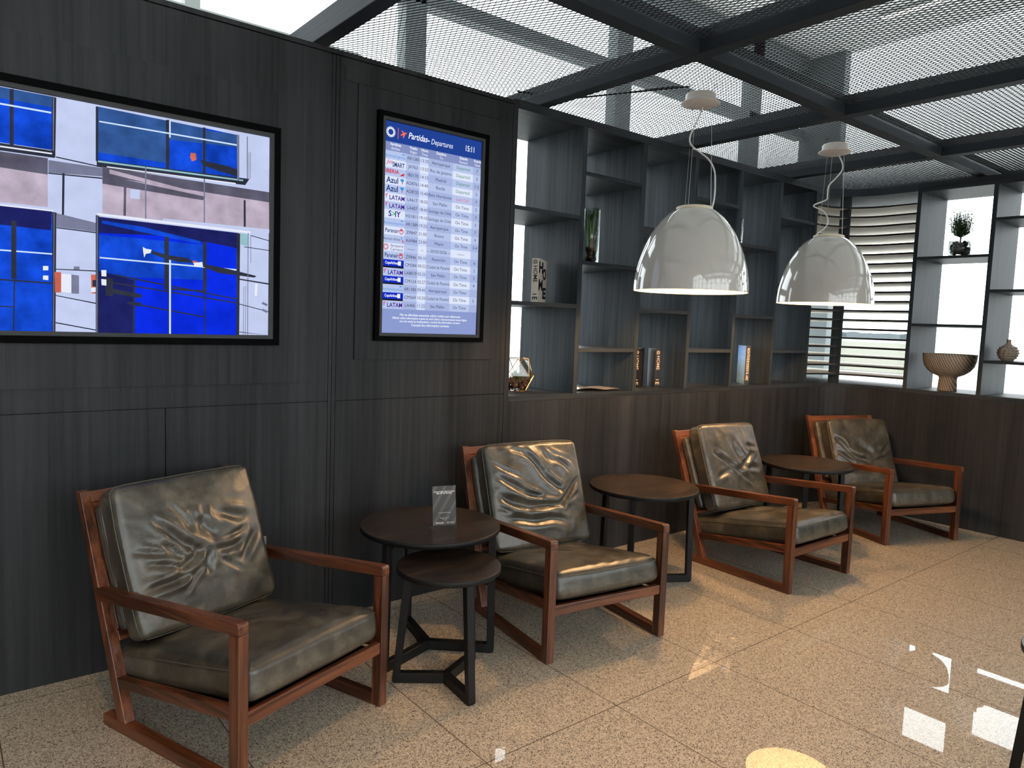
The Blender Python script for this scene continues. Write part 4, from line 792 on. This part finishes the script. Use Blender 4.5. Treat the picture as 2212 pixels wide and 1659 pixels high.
# plants in glass
LEAF = [plain('leaf_green', (.035, .10, .025), .5), plain('leaf_light', (.13, .25, .06), .5), plain('leaf_dark', (.018, .045, .016), .5)]
ROCK = plain('bark_brown', (.055, .028, .018), .8)
def blades(bm, c, n, h, rad, lean, w, mats=3, up=0):
    for i in range(n):
        a = random.uniform(0, 2*pi); r = random.uniform(0, rad); L = h*random.uniform(.55, 1); ln = random.uniform(.1, lean)
        base = Vector((c[0]+r*.4*cos(a), c[1]+r*.4*sin(a), c[2])); d = Vector((cos(a), sin(a), 0)); t = Vector((-sin(a), cos(a), 0))
        prev = None; mi = random.randrange(mats)
        for k in range(6):
            s = k/5; p = base + d*(ln*L*s**1.6) + Vector((0, 0, L*s*(1-.15*ln*s))); ww = w*(1-s)**.7*(.5+.9*s) if k < 5 else .0003
            v = (bm.verts.new(p-t*ww/2), bm.verts.new(p+d*ww*.25), bm.verts.new(p+t*ww/2))
            if prev:
                for q in (0, 1):
                    f = bm.faces.new((prev[q], prev[q+1], v[q+1], v[q])); f.material_index = mi
            prev = v
def rocks(c, rad, h, n, root, nm='stones', sz=.022):
    bm = NB()
    for i in range(n):
        a = random.uniform(0, 2*pi); r = rad*sqrt(random.random()); z = random.uniform(0, h); s = random.uniform(.6, 1)*sz
        m_ = Matrix.Translation((c[0]+r*cos(a), c[1]+r*sin(a), c[2]+z+s*.6)) @ Matrix.Rotation(random.uniform(0, 3), 4, (random.random(), random.random(), 1)) @ Matrix.Diagonal((s, s*random.uniform(.6, .9), s*random.uniform(.5, .8), 1))
        g = bmesh.ops.create_icosphere(bm, subdivisions=2, radius=1, matrix=m_)
        for v in g['verts']: v.co += Vector((noise.noise(v.co*60), noise.noise(v.co*60+Vector((5, 0, 0))), noise.noise(v.co*60+Vector((0, 7, 0)))))*s*.25
    return wchild(link(nm, bm, ROCK, kind='stuff', smooth=False), root)
def glass_vase(x, y, z, r, h, label):
    root = setroot(empty('vase_with_plant', (x, y, z), 0, label, 'potted plant'))
    bm = NB(); lathe(bm, [(0, .001), (r, .001), (r, h), (r-.003, h), (r-.003, .007), (0, .007)], 40, (x, y, z)); wchild(link('glass_vase', bm, GLASS, smooth=True), root)
    rocks((x, y, z+.006), r*.62, h*.24, 34, root, 'bark')
    bm = NB(); tube(bm, [(x-.012, y-.02, z+.02), (x-.010, y-.02, z+h*.35), (x-.006, y-.015, z+h*.62)], [.012, .010, .006], 8); wchild(link('stem', bm, plain('stem_tan', (.34, .20, .13), .7), smooth=True), root)
    bm = NB(); blades(bm, (x, y, z+h*.28), 80, h*.86, r*.95, .14, .022); wchild(link('foliage', bm, LEAF), root)
glass_vase(3.120, .120, B[3]+.0115, .052, .322, 'tall glass cylinder with green succulents and bark in the second shelf column')
glass_vase(4.606, .130, B[4]+.0115, .052, .190, 'glass cylinder with a plant, mostly hidden behind a fifth column upright')
# plant on the right-hand shelf
rp = setroot(empty('vase_with_plant', (6.03, -.850, B[4]-.0005), 0, 'small dark leafy shrub in a low glass of bark on the right shelf', 'potted plant'))
x, y, z = 6.03, -.850, B[4]-.0005
bm = NB(); lathe(bm, [(0, .001), (.076, .001), (.076, .125), (.073, .125), (.073, .007), (0, .007)], 40, (x, y, z)); wchild(link('glass_vase', bm, GLASS, smooth=True), rp)
rocks((x, y, z+.006), .050, .085, 60, rp, 'bark', .026)
bm = NB(); tube(bm, [(x, y, z+.09), (x+.004, y, z+.14), (x, y+.004, z+.17)], .006, 8); wchild(link('stem', bm, plain('stem_dark', (.05, .04, .03), .7)), rp)
bm = NB()
for k in range(230):
    a = random.uniform(0, 2*pi); el = random.uniform(.25, 1.3); L = random.uniform(.11, .24)
    p0 = Vector((x, y, z+.145)); d = Vector((cos(a)*cos(el)*.75, sin(a)*cos(el)*.75, sin(el))); p1 = p0+d*L*.5; p2 = p1+Vector((d.x*.15, d.y*.15, 1))*L*.45
    tube(bm, [p0, p1, p2], [.0012, .001, .0005], 4)
    for q in range(7):
        s = .35+.65*q/6; b = (p0.lerp(p1, min(1, s*2)) if s < .5 else p1.lerp(p2, (s-.5)*2)); w = Vector((random.uniform(-1, 1), random.uniform(-1, 1), random.uniform(.2, 1))).normalized()*.017; t = w.cross(Vector((0, 0, 1))).normalized()*.0035
        f = bm.faces.new([bm.verts.new(v) for v in (b, b+w*.5+t, b+w, b+w*.5-t)]); f.material_index = random.choice((0, 2, 2, 1))
for k in range(3):
    t_ = Vector((x-.02, y+(-.062, .045, .012)[k], z+.27)); tube(bm, [(x, y, z+.16), t_-Vector((0, 0, .05)), t_+Vector((.0, 0, (.07, .045, .01)[k]))], [.0016, .0012, .0006], 5)
wchild(link('foliage', bm, LEAF), rp)
# faceted terrarium
tr = empty('terrarium', (2.685, .245, ZS+.0005), radians(20), 'faceted glass terrarium with brass edges and a succulent on the lowest left shelf', 'terrarium')
ph = [(.045, 0, 5, 0), (.105, .085, 5, .5), (.105, .085, 0, 0)]
ring0 = [Vector((.055*cos(2*pi*i/5), .055*sin(2*pi*i/5), 0)) for i in range(5)]
ring1 = [Vector((.112*cos(2*pi*(i+.5)/5), .112*sin(2*pi*(i+.5)/5), .090)) for i in range(5)]
ring2 = [Vector((.072*cos(2*pi*i/5), .072*sin(2*pi*i/5), .190)) for i in range(5)]
bm = NB(); V0 = [bm.verts.new(p) for p in ring0]; V1 = [bm.verts.new(p) for p in ring1]; V2 = [bm.verts.new(p) for p in ring2]; ed = []
bm.faces.new(V0)
for i in range(5):
    j = (i+1) % 5
    bm.faces.new((V0[i], V0[j], V1[i])); bm.faces.new((V1[i], V0[j], V1[j])); bm.faces.new((V1[i], V1[j], V2[j]))
    if i != 3: bm.faces.new((V1[i], V2[j], V2[i]))
    ed += [(ring0[i], ring0[j]), (ring0[i], ring1[i]), (ring0[j], ring1[i]), (ring1[i], ring1[j]), (ring1[i], ring2[j]), (ring1[i], ring2[i]), (ring2[i], ring2[j])]
link('glass_panes', bm, glassy('terrarium_glass', (.90, .94, .93), .10), tr)
bm = NB()
for a, b in ed: tube(bm, [a, b], .0022, 6)
link('brass_edges', bm, GOLD, tr)
bm = NB()
for i in range(70):
    a = random.uniform(0, 2*pi); r = .075*sqrt(random.random()); s = random.uniform(.008, .02)
    g = bmesh.ops.create_icosphere(bm, subdivisions=1, radius=s, matrix=Matrix.Translation((r*cos(a), r*sin(a), .012+random.uniform(0, .055))))
link('gravel', bm, plain('gravel_brown', (.12, .055, .03), .8), tr, kind='stuff')
bm = NB(); blades(bm, (-.01, -.015, .055), 60, .075, .05, 1.0, .016, 2); link('succulent', bm, LEAF, tr)
# footed bowl and ribbed vase
fb = setroot(empty('footed_bowl', (6.05, -.840, ZS), 0, 'large tan footed ceramic bowl with wavy ribs on the right shelf', 'bowl'))
cw, n_, l_, p_ = nt('ribbed_ceramic'); tc = n_.new('ShaderNodeTexCoord'); mp = n_.new('ShaderNodeMapping'); mp.inputs['Rotation'].default_value = (radians(22), radians(14), 0)
wv = n_.new('ShaderNodeTexWave'); wv.inputs['Scale'].default_value = 20; wv.inputs['Distortion'].default_value = 2.2; wv.inputs['Detail'].default_value = 1; wv.inputs['Detail Scale'].default_value = .5; wv.bands_direction = 'Y'
l_.new(tc.outputs['Object'], mp.inputs['Vector']); l_.new(mp.outputs['Vector'], wv.inputs['Vector']); rr = ramp(n_, [(0, (.17, .125, .09)), (1, (.44, .36, .28))]); l_.new(wv.outputs['Fac'], rr.inputs['Fac']); l_.new(rr.outputs['Color'], p_.inputs['Base Color'])
bp = n_.new('ShaderNodeBump'); bp.inputs['Distance'].default_value = .004; bp.inputs['Strength'].default_value = .6; l_.new(wv.outputs['Fac'], bp.inputs['Height']); l_.new(bp.outputs['Normal'], p_.inputs['Normal']); p_.inputs['Roughness'].default_value = .75
k = 1.04
prof = [(0, 0), (.062, 0), (.063, .004), (.058, .09), (.062, .104), (.10, .120), (.135, .145), (.160, .180), (.172, .225), (.175, .270), (.171, .270), (.165, .225), (.150, .180), (.12, .145), (.07, .122), (0, .118)]
bm = NB(); lathe(bm, [(r*k, z_*k) for r, z_ in prof], 96, (6.05, -.840, ZS+.0005)); wchild(link('bowl_body', bm, cw, smooth=True), fb)
rv = setroot(empty('bud_vase', (6.10, -1.330, B[1]), 0, 'small tan bottle vase covered in pointed studs on the right shelf', 'vase'))
vx, vy, vz = 6.06, -1.215, B[1]-.0005
kv = 1.12
prof = [(0, 0), (.032, 0), (.036, .006), (.052, .030), (.058, .052), (.052, .076), (.036, .094), (.018, .106), (.013, .118), (.013, .136), (.015, .138), (.010, .138), (.009, .118), (0, .112)]
bm = NB(); lathe(bm, [(r*kv, z_*kv) for r, z_ in prof], 48, (vx, vy, vz)); wchild(link('vase_body', bm, CER, smooth=True), rv)
bm = NB()
for j, (zz, rr_, n_st) in enumerate(((.020, .046, 14), (.036, .0545, 15), (.052, .058, 16), (.068, .0555, 15), (.084, .046, 13))):
    for i in range(n_st):
        a = 2*pi*(i+.5*(j % 2))/n_st; c_ = Vector((vx+rr_*kv*.97*cos(a), vy+rr_*kv*.97*sin(a), vz+zz*kv)); nrm = Vector((cos(a), sin(a), (zz-.052)*12)).normalized(); t1 = nrm.cross(Vector((0, 0, 1))).normalized()*.011; t2 = nrm.cross(t1).normalized()*.010
        b = [bm.verts.new(c_+v) for v in (t1, t2, -t1, -t2)]; tp = bm.verts.new(c_+nrm*.0085)
        for q in range(4): bm.faces.new((b[q], b[(q+1) % 4], tp))
bmesh.ops.recalc_face_normals(bm, faces=list(bm.faces))
wchild(link('studs', bm, CER), rv)
